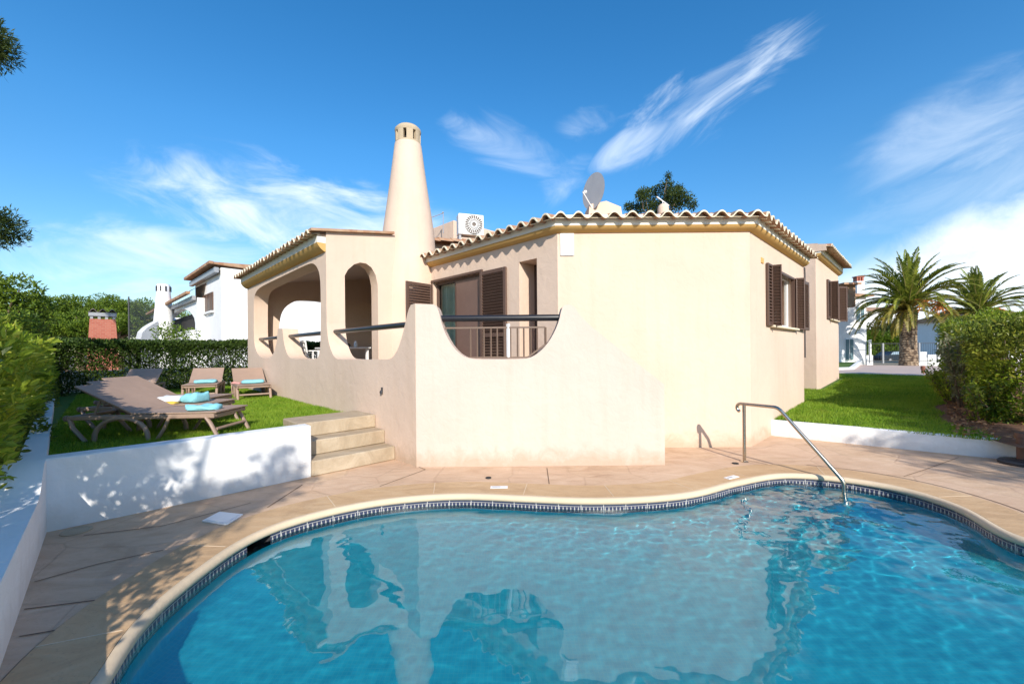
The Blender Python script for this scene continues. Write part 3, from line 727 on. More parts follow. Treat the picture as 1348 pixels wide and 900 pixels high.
hx0, hx1, hz = FX+.72, FX+2.5, 3.12
ends = chaikin([(hx0, FL+.42), (hx0, 2.3), (hx0+.1, 2.8), (hx0+.45, 3.08), (hx0+.8, hz), (hx1-.5, hz), (hx1-.12, 3.05), (hx1, 2.8), (hx1, FL+.42)], 2, False)
panel('wall', [(FX+.345, 0), (TX+.3, 0), (TX+.3, zr(TX)), (FX+.345, zr(FX+.345))], [ends], .3, lambda u, z, w: (u, yE-.3+w, z), M['cream'], villa, 0, 40)
mb = MB(); mb.box((TX+.15, (YS+.285+yE-.31)/2, 2.1), (.29, yE-YS-.6, 4.2)); mb.build('wall', M['cream'], villa)
mb = MB(); mb.add([(FX+.342, YS+.29, 3.5), (TX, YS+.29, 3.5+.14*(TX-FX)), (TX, yE-.31, 3.5+.14*(TX-FX)), (FX+.342, yE-.31, 3.5)]+[(FX+.342, YS+.29, 3.66), (TX, YS+.29, 3.66+.14*(TX-FX)), (TX, yE-.31, 3.66+.14*(TX-FX)), (FX+.342, yE-.31, 3.66)],
       [(0, 3, 2, 1), (4, 5, 6, 7), (0, 1, 5, 4), (1, 2, 6, 5), (2, 3, 7, 6), (3, 0, 4, 7)]); mb.build('ceiling', M['pale'], villa)
# ---- chimney
cy = YS+.30; cxx = -.17
D0 = 8.85
def zat(py, D=8.75): return CAMH+(462-py)/F*D
ch = MB(); ch.lathe((cxx, cy, 0), [(.66, FL), (.655, 2.6), (.63, 3.2), (.595, zat(345)), (.55, zat(300)), (.475, zat(268)), (.41, zat(240)), (.345, zat(210)), (.295, zat(186)), (.285, zat(182))], 40)
cho = ch.build('chimney', M['cream'], villa, smooth=40)
cap = MB(); R = .272; zb, zc = zat(182), zat(163.5)
cap.lathe((cxx, cy, 0), [(R, zb), (R, zb+.04)], 32); nS = 8
for k in range(nS):
    a0 = 2*math.pi*(k+.17)/nS; a1 = 2*math.pi*(k+.83)/nS; vs = []; m = 5
    for zz in (zb+.03, zc):
        for r in (R, R-.07):
            for q in range(m): a = a0+(a1-a0)*q/(m-1); vs.append((cxx+r*math.cos(a), cy+r*math.sin(a), zz))
    fs = []
    for q in range(m-1): fs += [(q, q+1, 2*m+q+1, 2*m+q), (m+q+1, m+q, 3*m+q, 3*m+q+1)]
    fs += [(0, 2*m, 3*m, m), (m-1, 2*m-1, 4*m-1, 3*m-1)]; cap.add(vs, fs)
cap.lathe((cxx, cy, 0), [(.12, zb+.03), (.12, zc)], 16, 1)
cap.lathe((cxx, cy, 0), [(R, zc-.05), (R+.012, zc), (R+.005, zc+.03), (R*.82, zc+.085), (R*.5, zc+.115), (0, zc+.125)], 32)
cap.build('chimney_cap', [plaster('weathered_plaster', (.52, .42, .29), .3, .3, False), M['dark']], cho, smooth=35)
# ---- upper block behind the chimney
mb = MB(); pb = VI @ U(598, 292, 11.2); mb.box((pb.x+1.2, pb.y+1.5, 3.9), (2.6, 3.2, 2*(pb.z-3.9)), 0, None, .01); mb.build('roof_parapet', M['cream'], villa)
# ---- shutters
def shutter(name, hinge, dirv, w, z0, z1, parent=villa, th=.04, mat='shutter'):
    mb = MB(); d = Vector((dirv[0], dirv[1], 0)).normalized(); n = Vector((-d.y, d.x, 0)); h = Vector((hinge[0], hinge[1], 0)); R = Matrix((d, n, Vector((0, 0, 1)))).transposed(); fw = min(.065, w*.14)
    def b(u, z, du, dz_, t=th): mb.box(h+d*u+Vector((0, 0, z)), (du, t, dz_), 0, R, .004)
    b(fw/2, (z0+z1)/2, fw, z1-z0); b(w-fw/2, (z0+z1)/2, fw, z1-z0)
    for zz in (z0+fw/2, z1-fw/2)+(((z0+z1)/2-.15,) if z1-z0 > 1.6 else ()): b(w/2, zz, w-2*fw, fw)
    nsl = int((z1-z0-2*fw)/.052)
    for k in range(nsl):
        zz = z0+fw+(k+.5)*(z1-z0-2*fw)/nsl
        mb.box(h+d*(w/2)+Vector((0, 0, zz)), (w-2*fw, .008, .058), 0, R @ Matrix.Rotation(rad(38), 3, 'X'))
    return mb.build(name, M[mat], parent)
dw = dl-dr
shutter('shutter', (-.04, dl-.01), (-1, -.10), .66, FL+.02, dz-.05)
srw = dr-VX(668, 420, 0)[0]
shutter('shutter', (-.035, dr-.01), (0, -1), srw, FL+.02, VX(655, 354, 0)[1])
# ---- sliding door
door = MB(); fwd = .06
for y in (dr+fwd/2, dl-fwd/2, (dr+dl)/2+.1): door.box((.11, y, (FL+dz)/2), (.07, fwd, dz-FL), 0, None, .004)
door.box((.11, (dr+dl)/2, dz-fwd/2), (.075, dl-dr, fwd)); door.box((.11, (dr+dl)/2, FL+.04), (.075, dl-dr, .08))
do = door.build('sliding_door', M['shutter'], villa)
g = MB(); g.add([(.115, dr+.03, FL+.05), (.115, dl-.03, FL+.05), (.115, dl-.03, dz-.05), (.115, dr+.03, dz-.05)], [(0, 3, 2, 1)]); g.build('glass', M['glass'], do)
pn = MB(); pn.box((.075, (dr+.06+(dr+dl)/2+.07)/2, (FL+dz)/2), (.03, (dl-dr)/2, dz-FL-.13)); pn.build('door_panel', plain('brown_panel', (.16, .10, .08), .35), do)
hd = MB(); hd.box((-.005, (dr+dl)/2, dz+.02), (.06, dl-dr+.1, .045)); hd.build('door_head', M['shutter'], do)
def curtain(y0, y1, x, z0, z1, parent, n=60, amp=.03):
    mb = MB(); vs = []
    for i in range(n+1):
        y = y0+(y1-y0)*i/n; xx = x+amp*math.sin(i*1.15)+amp*.4*math.sin(i*.37); vs += [(xx, y, z0), (xx, y, z1)]
    mb.add(vs, [(2*i, 2*i+2, 2*i+3, 2*i+1) for i in range(n)]); return mb.build('curtain', M['curtain'], parent, smooth=80)
curtain((dr+dl)/2+.12, dl-.02, .21, FL+.03, dz, do)
slit = MB(); slit.box((.395, (wl+wr_)/2, (FL+.1+wz)/2), (.03, wl-wr_, wz-FL-.1)); slit.build('window', M['shutter'], villa)
# ---- right wing window
def window(x0, x1, z0, z1, y, d):
    w = MB(); fw = .055; yy = y+d
    for x in (x0+fw/2, x1-fw/2, (x0+x1)/2): w.box((x, yy, (z0+z1)/2), (fw, .06, z1-z0), 0, None, .004)
    for z in (z0+fw/2, z1-fw/2): w.box((  (x0+x1)/2, yy, z), (x1-x0-2*fw, .058, fw))
    o = w.build('window', M['whitepl'], villa)
    p = MB(); p.add([(x0+.02, yy, z0+.02), (x1-.02, yy, z0+.02), (x1-.02, yy, z1-.02), (x0+.02, yy, z1-.02)], [(0, 1, 2, 3)]); p.build('pane', M['glass'], o)
    p = MB(); p.box(((x0+x1)/2, yy+.16, (z0+z1)/2), (x1-x0+.3, .012, z1-z0+.3)); p.build('blind', plain('pink_blind', (.55, .4, .36), .9), o)
    p = MB(); p.box(((x0+x1)/2, y-.025, z0-.022), (x1-x0+.1, .11, .04), 0, None, .008); p.build('sill', M['rim'], o)
    f = MB(); fy = y+.02
    for x in (x0+.02, x1-.02): f.box((x, fy, (z0+z1)/2), (.04, .06, z1-z0))
    f.box(((x0+x1)/2, fy, z1-.02), (x1-x0-.08, .06, .04)); f.build('shutter_frame', M['shutter'], o)
window(wa, wb, z0, z1, By, .14)
lw = wa-VY(1008, 400, By)[0]
shutter('shutter', (wa-.01, By-.03), (-1, 0), lw, z0-.02, z1)
shutter('shutter', (wa, By-.02), (.25, -1), .15, z0-.02, z1)
shutter('shutter', (wb+.01, By-.03), (1, -.06), VY(1058, 400, By)[0]-wb, z0-.02, z1)
shutter('shutter', (wb+.0, By-.02), (.55, -1), .16, z0-.02, z1)
mb = MB(); q = VY(1003, 343, By); mb.box((q[0], By-.004, q[1]), (.13, .02, .09), 0, None, .004); mb.build('wall_vent', M['ochre'], villa)
window(wa2, wb2, z02, z12, -1.92, .14)
s2 = wa2-VY(1088, 400, -1.92)[0]
shutter('shutter', (wa2-.01, -1.95), (-1, 0), s2, z02-.02, z12)
shutter('shutter', (wa2, -1.94), (.3, -1), .2, z02-.02, z12)
shutter('shutter', (wb2+.01, -1.95), (1, -.6), .38, z02-.02, z12)
# downpipe at the inner end of the eave and the dark pipe on the wing corner
dp = MB(); e0 = Vector((-.30, 3.60, TIPZ-.04)); dp.tube([(-.34, 3.55, TIPZ+.0), (-.22, 3.66, TIPZ-.06), (-.14, 3.72, WT-.18), (-.05, 3.74, WT-.34)], .028, 8); dp.build('downpipe', M['taupebar'], villa, smooth=60)
dp = MB(); dp.tube([(XE-.02, By-.03, WT-.06), (XE+.0, By-.03, WT-.2), (XE+.01, By-.02, 2.1), (XE+.01, By-.02, 1.3)], .014, 6); dp.build('cable', M['darkgrey'], villa)
# ================================================================== things on the villa
ac_t = thing('air_conditioner', 'white air conditioning unit with a round fan grille on the villa roof', 'air conditioner', U(619, 316, 10.0), rad(18))
b = MB(); b.box((0, 0, .34), (.62, .28, .50), 0, None, .015); b.build('housing', M['whitepl'], ac_t, smooth=30)
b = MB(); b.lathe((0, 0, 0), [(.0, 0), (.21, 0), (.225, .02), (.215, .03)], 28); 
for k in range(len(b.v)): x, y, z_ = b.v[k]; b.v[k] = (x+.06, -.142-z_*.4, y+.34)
b.build('fan_recess', plain('fan_taupe', (.16, .13, .11), .7), ac_t)  # taupe disc of the fan behind the grille
b = MB()
for k in range(22):
    a = 2*math.pi*k/22; b.bar((.06+.05*math.cos(a), -.17, .34+.05*math.sin(a)), (.06+.215*math.cos(a+.25), -.17, .34+.215*math.sin(a+.25)), .008, .012)
for r in (.06, .13, .215): b.tube([(.06+r*math.cos(t*math.pi/12), -.17, .34+r*math.sin(t*math.pi/12)) for t in range(25)], .005, 5)
b.build('grille', M['whitepl'], ac_t)
for x in (-.28, .28): b = MB(); b.box((x, 0, -.27), (.05, .32, .66)); b.build('bracket', M['greypl'], ac_t)
dish = thing('satellite_dish', 'white satellite dish tilted on a rendered plinth above the tiled eave', 'satellite dish', U(786, 272, 8.6))
b = MB(); prof = [(.02*k, .9*(.02*k)**2) for k in range(0, 18)]
o = MB(); o.lathe((0, 0, 0), prof, 32); o.lathe((0, 0, -.008), prof, 32)
Rm = Vector((-.86, -.49, .04)).to_track_quat('Z', 'Y').to_matrix()
o.v = [tuple(Rm @ Vector((v[0], v[1]*1.12, v[2]))+Vector((0, 0, .30))) for v in o.v]; o.build('reflector', M['greypl'] if False else plain('dish_paint', (.42, .42, .43), .35), dish, smooth=60)
b = MB(); b.tube([(0, 0, -.3), (0, 0, .3)], .025, 10); b.build('mast', M['greypl'], dish)
fdir = Rm @ Vector((0, 0, 1)); b = MB(); b.tube([Rm @ Vector((0, -.36, .12))+Vector((0, 0, .3)), fdir*.38+Vector((0, 0, .22))], .012, 8); b.tube([fdir*.36+Vector((0, 0, .22)), fdir*.30+Vector((0, 0, .24))], .035, 12); b.build('feed_arm', M['whitepl'], dish)
pl = thing('roof_plinth', 'cream rendered plinth under the satellite dish on the roof', 'plinth', U(792, 275, 8.75))
b = MB(); b.add([(-.36, -.25, -.6), (.42, -.25, -.6), (.42, .35, -.6), (-.36, .35, -.6), (-.30, -.22, .02), (.05, -.22, .09), (.36, -.2, -.03), (.36, .3, -.03), (.05, .3, .09), (-.3, .3, .02)],
              [(0, 1, 6, 5, 4), (1, 2, 7, 6), (2, 3, 9, 8, 7), (3, 0, 4, 9), (4, 5, 8, 9), (5, 6, 7, 8)]); b.build('plinth_block', M['cream'], pl)
vc = thing('roof_vent', 'small domed cream roof vent with a thin aerial rod across it', 'vent', U(873, 280, 8.4))
b = MB(); b.lathe((0, 0, -.5), [(.11, 0), (.11, .58), (.10, .63), (.06, .67), (0, .68)], 16); b.build('vent_cap', M['cream'], vc, smooth=50)
b = MB(); b.tube([(-.13, 0, .33), (.14, .05, .16)], .012, 6); b.tube([(0, .02, .15), (0, .02, .25)], .008, 6); b.build('aerial', M['whitepl'], vc)
an = thing('roof_aerial', 'thin grey aerial on the roof edge between the chimney and the air conditioner', 'aerial', U(583.5, 297, 10.9))
b = MB(); b.tube([(0, 0, -.2), (0, 0, .33)], .012, 6); b.tube([(0, 0, .33), (-.42, .1, .22)], .010, 6); b.tube([(-.03, 0, .35), (.02, 0, .35)], .018, 6); b.build('aerial_rod', M['greypl'], an)
# notice plate (its small print is illegible in the photo)
np_ = thing('notice_plate', 'small white notice plate high on the villa wall below the eave', 'sign', Vector((U(746.5, 322, 6.262).x, 6.262, U(746.5, 322, 6.262).z)))
b = MB(); b.box((0, -.006, 0), (.205, .012, .34), 0, None, .003); b.build('plate', M['whitepl'], np_)
b = MB()
for k in range(4): b.box((-.005+.018*k, -.0128, .115), (.009, .002, .028))
b.box((.03, -.0128, .013), (.12, .002, .003)); b.box((.03, -.0128, -.075), (.12, .002, .003)); b.box((-.0, -.0128, -.095), (.18, .002, .003)); b.box((.09, -.0128, -.03), (.003, .002, .085)); b.box((-.065, -.0128, -.117), (.03, .002, .012)); b.box((-.015, -.0128, -.117), (.04, .002, .004))
b.build('print', plain('grey_print', (.16, .17, .2), .6), np_)
b = MB(); b.tube([(-.08, -.0128, -.07), (-.06, -.0128, -.05), (-.045, -.0128, -.035), (-.035, -.0128, -.06)], .003, 5); b.build('red_mark', plain('red_print', (.6, .22, .22), .6), np_)
# garden spotlight on the balcony wall
q = VX(503.5, 516, FX); sp = thing('wall_spotlight', 'tiny dark spotlight on the side of the balcony wall', 'spotlight', W(FX, q[0], q[1]), YAW)
b = MB(); b.lathe((0, 0, -.02), [(.028, 0), (.03, .03), (.015, .05), (0, .052)], 12); b.v = [(-.02+v[0]*.7, v[1], v[2]) for v in b.v]; b.box((-.008, 0, .045), (.016, .03, .05)); b.build('lamp_body', M['darkgrey'], sp)
# ================================================================== foliage helpers
def wob(P, s=1.0, seed=0):
    r = np.random.default_rng(seed); o = np.zeros(len(P))
    for i in range(7):
        d = r.normal(size=3)*s*(1+i*.5); o += np.sin(P @ d+r.uniform(0, 6.28))/(1+i*.5)
    return o/2.2
def leaves(name, P, Nn, L, Wd, mat, parent, rng, spread=.8, droop=0, six=False):
    """one small folded leaf per point, grown outward along Nn; world coordinates"""
    n = len(P); d = Nn+rng.normal(size=(n, 3))*spread; d[:, 2] -= droop; d /= np.linalg.norm(d, axis=1)[:, None]+1e-9
    r = rng.normal(size=(n, 3))*.55+np.array([.1, -.25, .8]); s = np.cross(d, r); s /= np.linalg.norm(s, axis=1)[:, None]+1e-9; u = np.cross(s, d)
    l = (L*rng.uniform(.65, 1.3, n))[:, None]; w = (Wd*rng.uniform(.7, 1.25, n))[:, None]
    if parent is not None:
        loc = np.array(MAT_OF[parent.name].translation); P = P-loc      # foliage parents are never rotated
    if six:
        V = np.stack([P, P+d*l*.3+s*w*.45+u*w*.2, P+d*l*.68+s*w*.42+u*w*.12, P+d*l-u*l*.12, P+d*l*.68-s*w*.42+u*w*.12, P+d*l*.3-s*w*.45+u*w*.2], 1).reshape(-1, 3)
        b = np.arange(n)[:, None]*6; Fq = np.vstack([b+[0, 1, 2, 3], b+[0, 3, 4, 5]])
    else:
        V = np.stack([P, P+d*l*.5+s*w*.5+u*w*.15, P+d*l, P+d*l*.5-s*w*.5+u*w*.15], 1).reshape(-1, 3)
        b = np.arange(n)[:, None]*4; Fq = b+[0, 1, 2, 3]
    return np_mesh(name, V, Fq, mat, parent)
def box_points(n, x0, x1, y0, y1, z0, z1, rng, depth=.12, bulge=.08, faces='xXyYZ', seed=0, ztop=None):
    """points scattered through the outer layer of a clipped hedge, villa-local axes; returns world points and outward normals"""
    dx, dy, dz = x1-x0, y1-y0, z1-z0; ar = {'x': dy*dz, 'X': dy*dz, 'y': dx*dz, 'Y': dx*dz, 'Z': dx*dy}
    w = np.array([ar[f] for f in faces]); ks = rng.choice(len(faces), n, p=w/w.sum())
    u = rng.uniform(size=(n, 3)); P = np.array([x0, y0, z0])+u*[dx, dy, dz]; Nn = np.zeros((n, 3))
    for i, f in enumerate(faces):
        m = ks == i; a = 'xyz'.index(f.lower()); hi = f.isupper(); P[m, a] = [x0, y0, z0][a]+([dx, dy, dz][a] if hi else 0); Nn[m, a] = 1 if hi else -1
    P = P+Nn*(wob(P, 2.2, seed)*bulge-rng.exponential(depth, n)*1.0+depth*.5)[:, None]
    if ztop is not None: P[:, 2] = z0+(P[:, 2]-z0)*(ztop(P)-z0)/dz
    Rm = np.array(VM.to_3x3()); return P @ Rm.T+np.array(VM.translation), Nn @ Rm.T+[0, 0, .25]
def limb(mb, a, b, r0, r1, rng, n=6, sag=.1):
    a, b = np.array(a, float), np.array(b, float); L = np.linalg.norm(b-a); pts = []
    for i in range(n+1):
        t = i/n; pts.append(tuple(a+(b-a)*t+rng.normal(size=3)*L*.025*math.sin(math.pi*t)+np.array([0, 0, sag*L*math.sin(math.pi*t)])))
    mb.tube(pts, [r0+(r1-r0)*i/n for i in range(n+1)], 7)
def tree(name, label, loc, trunk_h, trunk_r, clumps, nleaf, L, Wd, mat, group=None, seed=1, spread=.8, cat='tree', bark='bark', six=False, shell=.55):
    """clumps: list of (centre relative to loc, radius (x,y,z))"""
    rng = np.random.default_rng(seed); t = thing(name, label, cat, loc, 0, group); loc = np.array(loc, float)
    mb = MB(); top = np.array([rng.normal()*.1, rng.normal()*.1, trunk_h]); limb(mb, (0, 0, -.1), top, trunk_r*1.25, trunk_r*.7, rng, 6, 0)
    for c, r in clumps[:16]: limb(mb, top*rng.uniform(.75, 1.0), np.array(c), trunk_r*.45, trunk_r*.1, rng, 5, .06)
    mb.build('trunk', M[bark], t, smooth=60)
    w = np.array([np.prod(np.array(r))**(2/3) for c, r in clumps]); cnt = np.maximum(3, (nleaf*w/w.sum()).astype(int)); Ps = []; Ns = []
    for (c, r), k in zip(clumps, cnt):
        d = rng.normal(size=(k, 3)); d /= np.linalg.norm(d, axis=1)[:, None]; rr = rng.uniform(shell, 1.0, k)**.7
        rr = rr*(1+.22*wob(d*2.2, 1.6, seed+k)); Ps.append(loc+np.array(c)+d*rr[:, None]*np.array(r)); Ns.append(d*.8+[0, 0, .25])
    leaves('crown', np.vstack(Ps), np.vstack(Ns), L, Wd, M[mat], t, rng, spread, 0, six); return t
def dome(rng, n, R, H, r, zc=0, flat=1.0):
    out = []
    for i in range(n):
        a = rng.uniform(0, 6.283); q = math.sqrt(rng.uniform(0, 1)); x, y = R*q*math.cos(a), R*q*math.sin(a); z = zc+H*math.sqrt(max(0, 1-q*q))*rng.uniform(.35, 1.0)
        k = r*rng.uniform(.7, 1.25); out.append(((x, y, z), (k, k, k*flat)))
    return out
# ================================================================== hedges
h = thing('hedge', 'dense clipped dark green hedge closing the back of the lounger lawn', 'hedge', W(-1, 11.6, LZ))
rng = np.random.default_rng(21)
P1, N1 = box_points(80000, -6.0, 4.5, 11.2, 12.1, LZ-.02, 1.80, rng, .12, .07, 'xyZ', 3)
keep = ~((wob(P1, 5.0, 9) > .62) & (P1[:, 2] < 1.15) & (rng.uniform(size=len(P1)) < .85)); P1, N1 = P1[keep], N1[keep]
leaves('foliage', P1, N1, .07, .042, M['leaf_hedge'], h, rng)
mb = MB()
for k in range(60):
    x = -5.9+10.2*k/59+rng.normal()*.05; p = W(x, 11.65+rng.normal()*.12, LZ); limb(mb, p, p+Vector((rng.normal()*.12, rng.normal()*.12, 1.15)), .018, .006, rng, 4, 0)
mb.build('stems', M['bark'], h, True)
gw = thing('garden_wall', 'low white garden wall seen through gaps in the back hedge', 'wall', W(-1, 12.5))
mb = MB(); mb.box(W(-.8, 12.6, .6), (10.8, .2, .9), 0, Matrix.Rotation(YAW, 3, 'Z'), .01); mb.build('wall', M['white'], gw, True)
# left leafy hedge in the foreground
h = thing('leafy_hedge', 'leafy hedge with fresh yellow green shoots, sun painted into its upper leaves, on the left planter wall', 'hedge', W(-6.6, 3, .35)); rng = np.random.default_rng(22)
P1, N1 = box_points(62000, -7.4, -5.50, -2.6, 11.2, .33, 1.62, rng, .15, .2, 'XyZ', 5, None)
P1 += np.outer(np.clip((VI.to_3x3() @ Vector((1, 0, 0)) and 0), 0, 1)*np.ones(len(P1)), [0, 0, 0]) if False else 0
rel = np.array([tuple(VI @ Vector(p)) for p in P1]); kk_ = ~((rel[:, 1] < 1.6) & (rel[:, 0] > -5.72+.25*np.clip(rel[:, 1], 0, 1)) & (rel[:, 2] < 1.1)) & ~((rel[:, 1] < .6) & (rel[:, 0] > -5.9)); P1, N1, rel = P1[kk_], N1[kk_], rel[kk_]; sh = -.055*(np.clip(rel[:, 1], 1.3, 12)-1.3)+.0
P1 += np.outer(sh, np.array(RD)); 
zt = P1[:, 2]; hi = zt > .85+.3*wob(P1, 1.8, 77)
low = ~hi
leaves('foliage', P1[low], N1[low], .066, .029, M['leaf_right'], h, rng, .8, .1, True)
leaves('shoots', P1[hi], N1[hi]+[0, 0, .5], .088, .036, M['leaf_bright'], h, rng, .8, 0, True)  # young shoots, with the sun on the hedge top put into their colour
mb = MB()
for k in range(90):
    y = -.1+11.2*rng.uniform(); x = -6.2-.9*rng.uniform()-.055*max(0, y-1.3); p = W(x, y, .33); limb(mb, p, p+Vector((rng.normal()*.2, rng.normal()*.2, 1.2)), .016, .004, rng, 4, 0)
for k in range(26):
    y = 1.6+5.5*rng.uniform(); p = W(-5.9-.6*rng.uniform()-.055*max(0, y-1.3), y, 1.45); limb(mb, p, p+Vector((rng.normal()*.1, rng.normal()*.1, .45*rng.uniform(.5, 1.2))), .006, .002, rng, 4, 0)
mb.build('stems', M['bark'], h, True)
# right hedge
h = thing('mixed_hedge', 'tall mixed green and yellow hedge on the earth strip right of the lawn', 'hedge', W(9, -5.5, .3)); rng = np.random.default_rng(23)
zf = lambda P: 1.72+np.clip((P[:, 0]-7)/7, 0, 1)*.55
P1, N1 = box_points(56000, 4.75, 15.2, -6.6, -4.42, .3, 2.0, rng, .15, .30, 'xYZ', 7, zf)
c = wob(P1, 1.5, 31); z_ = P1[:, 2]; rr = rng.uniform(size=len(P1)); rl_ = np.array([(VI @ Vector(p)).x for p in P1])
yel = (c > .25) & (rr < .7) & ((z_ < 1.3) | (rl_ > 9)); 
leaves('foliage', P1[~yel], N1[~yel], .07, .034, M['leaf_right'], h, rng, .75, 0, True); leaves('young_foliage', P1[yel], N1[yel], .075, .036, M['leaf_bright'], h, rng, .75, 0, True)
mb = MB()
for k in range(70):
    p = W(4.8+9.4*rng.uniform(), -4.75-1.2*rng.uniform(), .25); limb(mb, p, p+Vector((rng.normal()*.2, rng.normal()*.2, 1.4)), .02, .005, rng, 4, 0)
mb.build('stems', M['bark'], h, True)
def shrub(name, label, base, stems, hgt, lean, nl, L, Wd, mat, seed, cat='shrub', sp=.5):
    rng = np.random.default_rng(seed); t = thing(name, label, cat, base); mb = MB(); Ps = []; Ns = []
    for k in range(stems):
        e = np.array([lean[0]+rng.normal()*sp, lean[1]+rng.normal()*sp, hgt*rng.uniform(.75, 1.1)]); limb(mb, (rng.normal()*.04, rng.normal()*.04, 0), e, .014, .004, rng, 5, .06)
        q = rng.uniform(.25, 1, nl)[:, None]; Ps.append(np.array(base)+e*q+rng.normal(size=(nl, 3))*.03); Ns.append(rng.normal(size=(nl, 3))+[0, 0, .6])
    mb.build('stems', M['bark'], t); leaves('foliage', np.vstack(Ps), np.vstack(Ns), L, Wd, M[mat], t, rng, .4, 0, True); return t
p = W(6.4, -4.42, .27); shrub('spindly_shrub', 'spindly pale leaved shrub leaning out of the front of the right hedge', p, 8, 1.45, (-.05, .08), 90, .085, .03, 'leaf_grey', 5, sp=.22)
p = W(5.0, -4.6, .27); shrub('low_shrub', 'low grey green shrub on the earth at the near foot of the right hedge', p, 14, .75, (.0, -.15), 80, .07, .03, 'leaf_right', 6, sp=.28)
p = W(7.2, -4.3, .3); shrub('yellow_shrub', 'yellow green shrub at the foot of the right hedge', p, 14, .8, (.05, .1), 80, .07, .035, 'leaf_bright', 8, sp=.28)
# soil strip
rng = np.random.default_rng(30)
mb = MB(); nx, ny = 90, 24; V = []
for i in range(nx):
    x = 3.1+13*i/(nx-1); edge = -4.15+.10*math.sin(x*1.3)+.06*math.sin(x*4.1)+(-.55*max(0, 1-(x-3.1)/1.4))
    for jx in range(ny):
        y = edge-3.6*jx/(ny-1); p = W(x, y); z_ = lawnz(p)+.004+(.05*min(1, jx/3)*(1 if i else 0))*(.7+.5*math.sin(x*2.3+y*3))+rng.normal()*.008*(jx > 0); V.append((p.x, p.y, z_))
mb.add(V, [(i*ny+j, (i+1)*ny+j, (i+1)*ny+j+1, i*ny+j+1) for i in range(nx-1) for j in range(ny-1)])
tag(mb.build('soil_strip', M['soil'], smooth=60), 'bare brown earth under the right hedge', 'soil', kind='structure')
lg = thing('edging_stone', 'rough brown edging stone lying on the earth beside the right lawn', 'stone', G(1275, 531, .36)); mb = MB(); mb.box((0, 0, .03), (.62, .16, .12), 0, Matrix.Rotation(-.25, 3, 'Z'), .03); mb.build('stone', M['stone'], lg)
# clods and dry leaves on the soil
n = 2600; x = rng.uniform(3.4, 15, n); y = -4.25-rng.uniform(0, 1.0, n)**1.5*1.4; P1 = np.array([tuple(W(a, b)) for a, b in zip(x, y)]); P1[:, 2] = [lawnz(p)+.05 for p in P1]
o = leaves('leaf_litter', P1, rng.normal(size=(n, 3))*[1, 1, .2], .06, .04, leafmat('dry_leaves', [(0, (.14, .06, .03)), (1, (.42, .24, .12))], .1, .8), None, rng, .2); tag(o, 'dry leaves scattered over the earth strip', 'leaves', kind='stuff')
# ================================================================== grass
def grass(name, label, n, xr, yr, zf_, edge, seed, h=.045, w=.007):
    rng = np.random.default_rng(seed); x = rng.uniform(*xr, n); y = rng.uniform(*yr, n); k = edge(x, y); x, y = x[k], y[k]; n = len(x)
    B = np.array(VM.to_3x3()) @ np.vstack([x, y, np.zeros(n)])+np.array(VM.translation)[:, None]; B = B.T.copy()
    near = np.hypot(B[:, 0], B[:, 1]); B[:, 2] = zf_(B)
    hh = h*rng.uniform(.6, 1.35, n)*(1+.25*wob(B, 2.5, seed)); ww = w*np.clip(near/6, .8, 2.4); a = rng.uniform(0, 6.283, n); s = np.c_[np.cos(a), np.sin(a), np.zeros(n)]; ln = rng.normal(size=(n, 3))*[.55, .55, 0]
    V = np.stack([B-s*ww[:, None]/2, B+s*ww[:, None]/2, B+(ln*.9+[0, 0, 1])*hh[:, None]], 1).reshape(-1, 3)
    o = np_mesh(name, V, np.arange(n*3).reshape(-1, 3), M['grass']); return tag(o, label, 'grass', kind='stuff')
def near_bias(x, y): return np.ones(len(x), bool)
grass('lawn_grass', 'short grass of the lounger lawn', 150000, (-5.45, -2.07), (1.5, 11.2), lambda B: np.full(len(B), LZ-.004), lambda x, y: (x > -5.42-.055*(y-1.3)) & ~((x > -3.17) & (y < 2.52)), 41)
lz = lambda B: np.array([lawnz(p) for p in B])-.004
grass('lawn_grass', 'thick grass of the lawn beside the right wing', 150000, (3.28, 15.2), (-4.75, -.6), lz, lambda x, y: ((y < -2.08) | ((x > XE+.02) & (x < X2-.02)) | ((x > X2e))) & (y > -4.15+.10*np.sin(x*1.3)+.06*np.sin(x*4.1)-.55*np.clip(1-(x-3.1)/1.4, 0, 1)-.06) & (x > 3.40-.13*(-2.07-y)*0+.05), 42, .05)
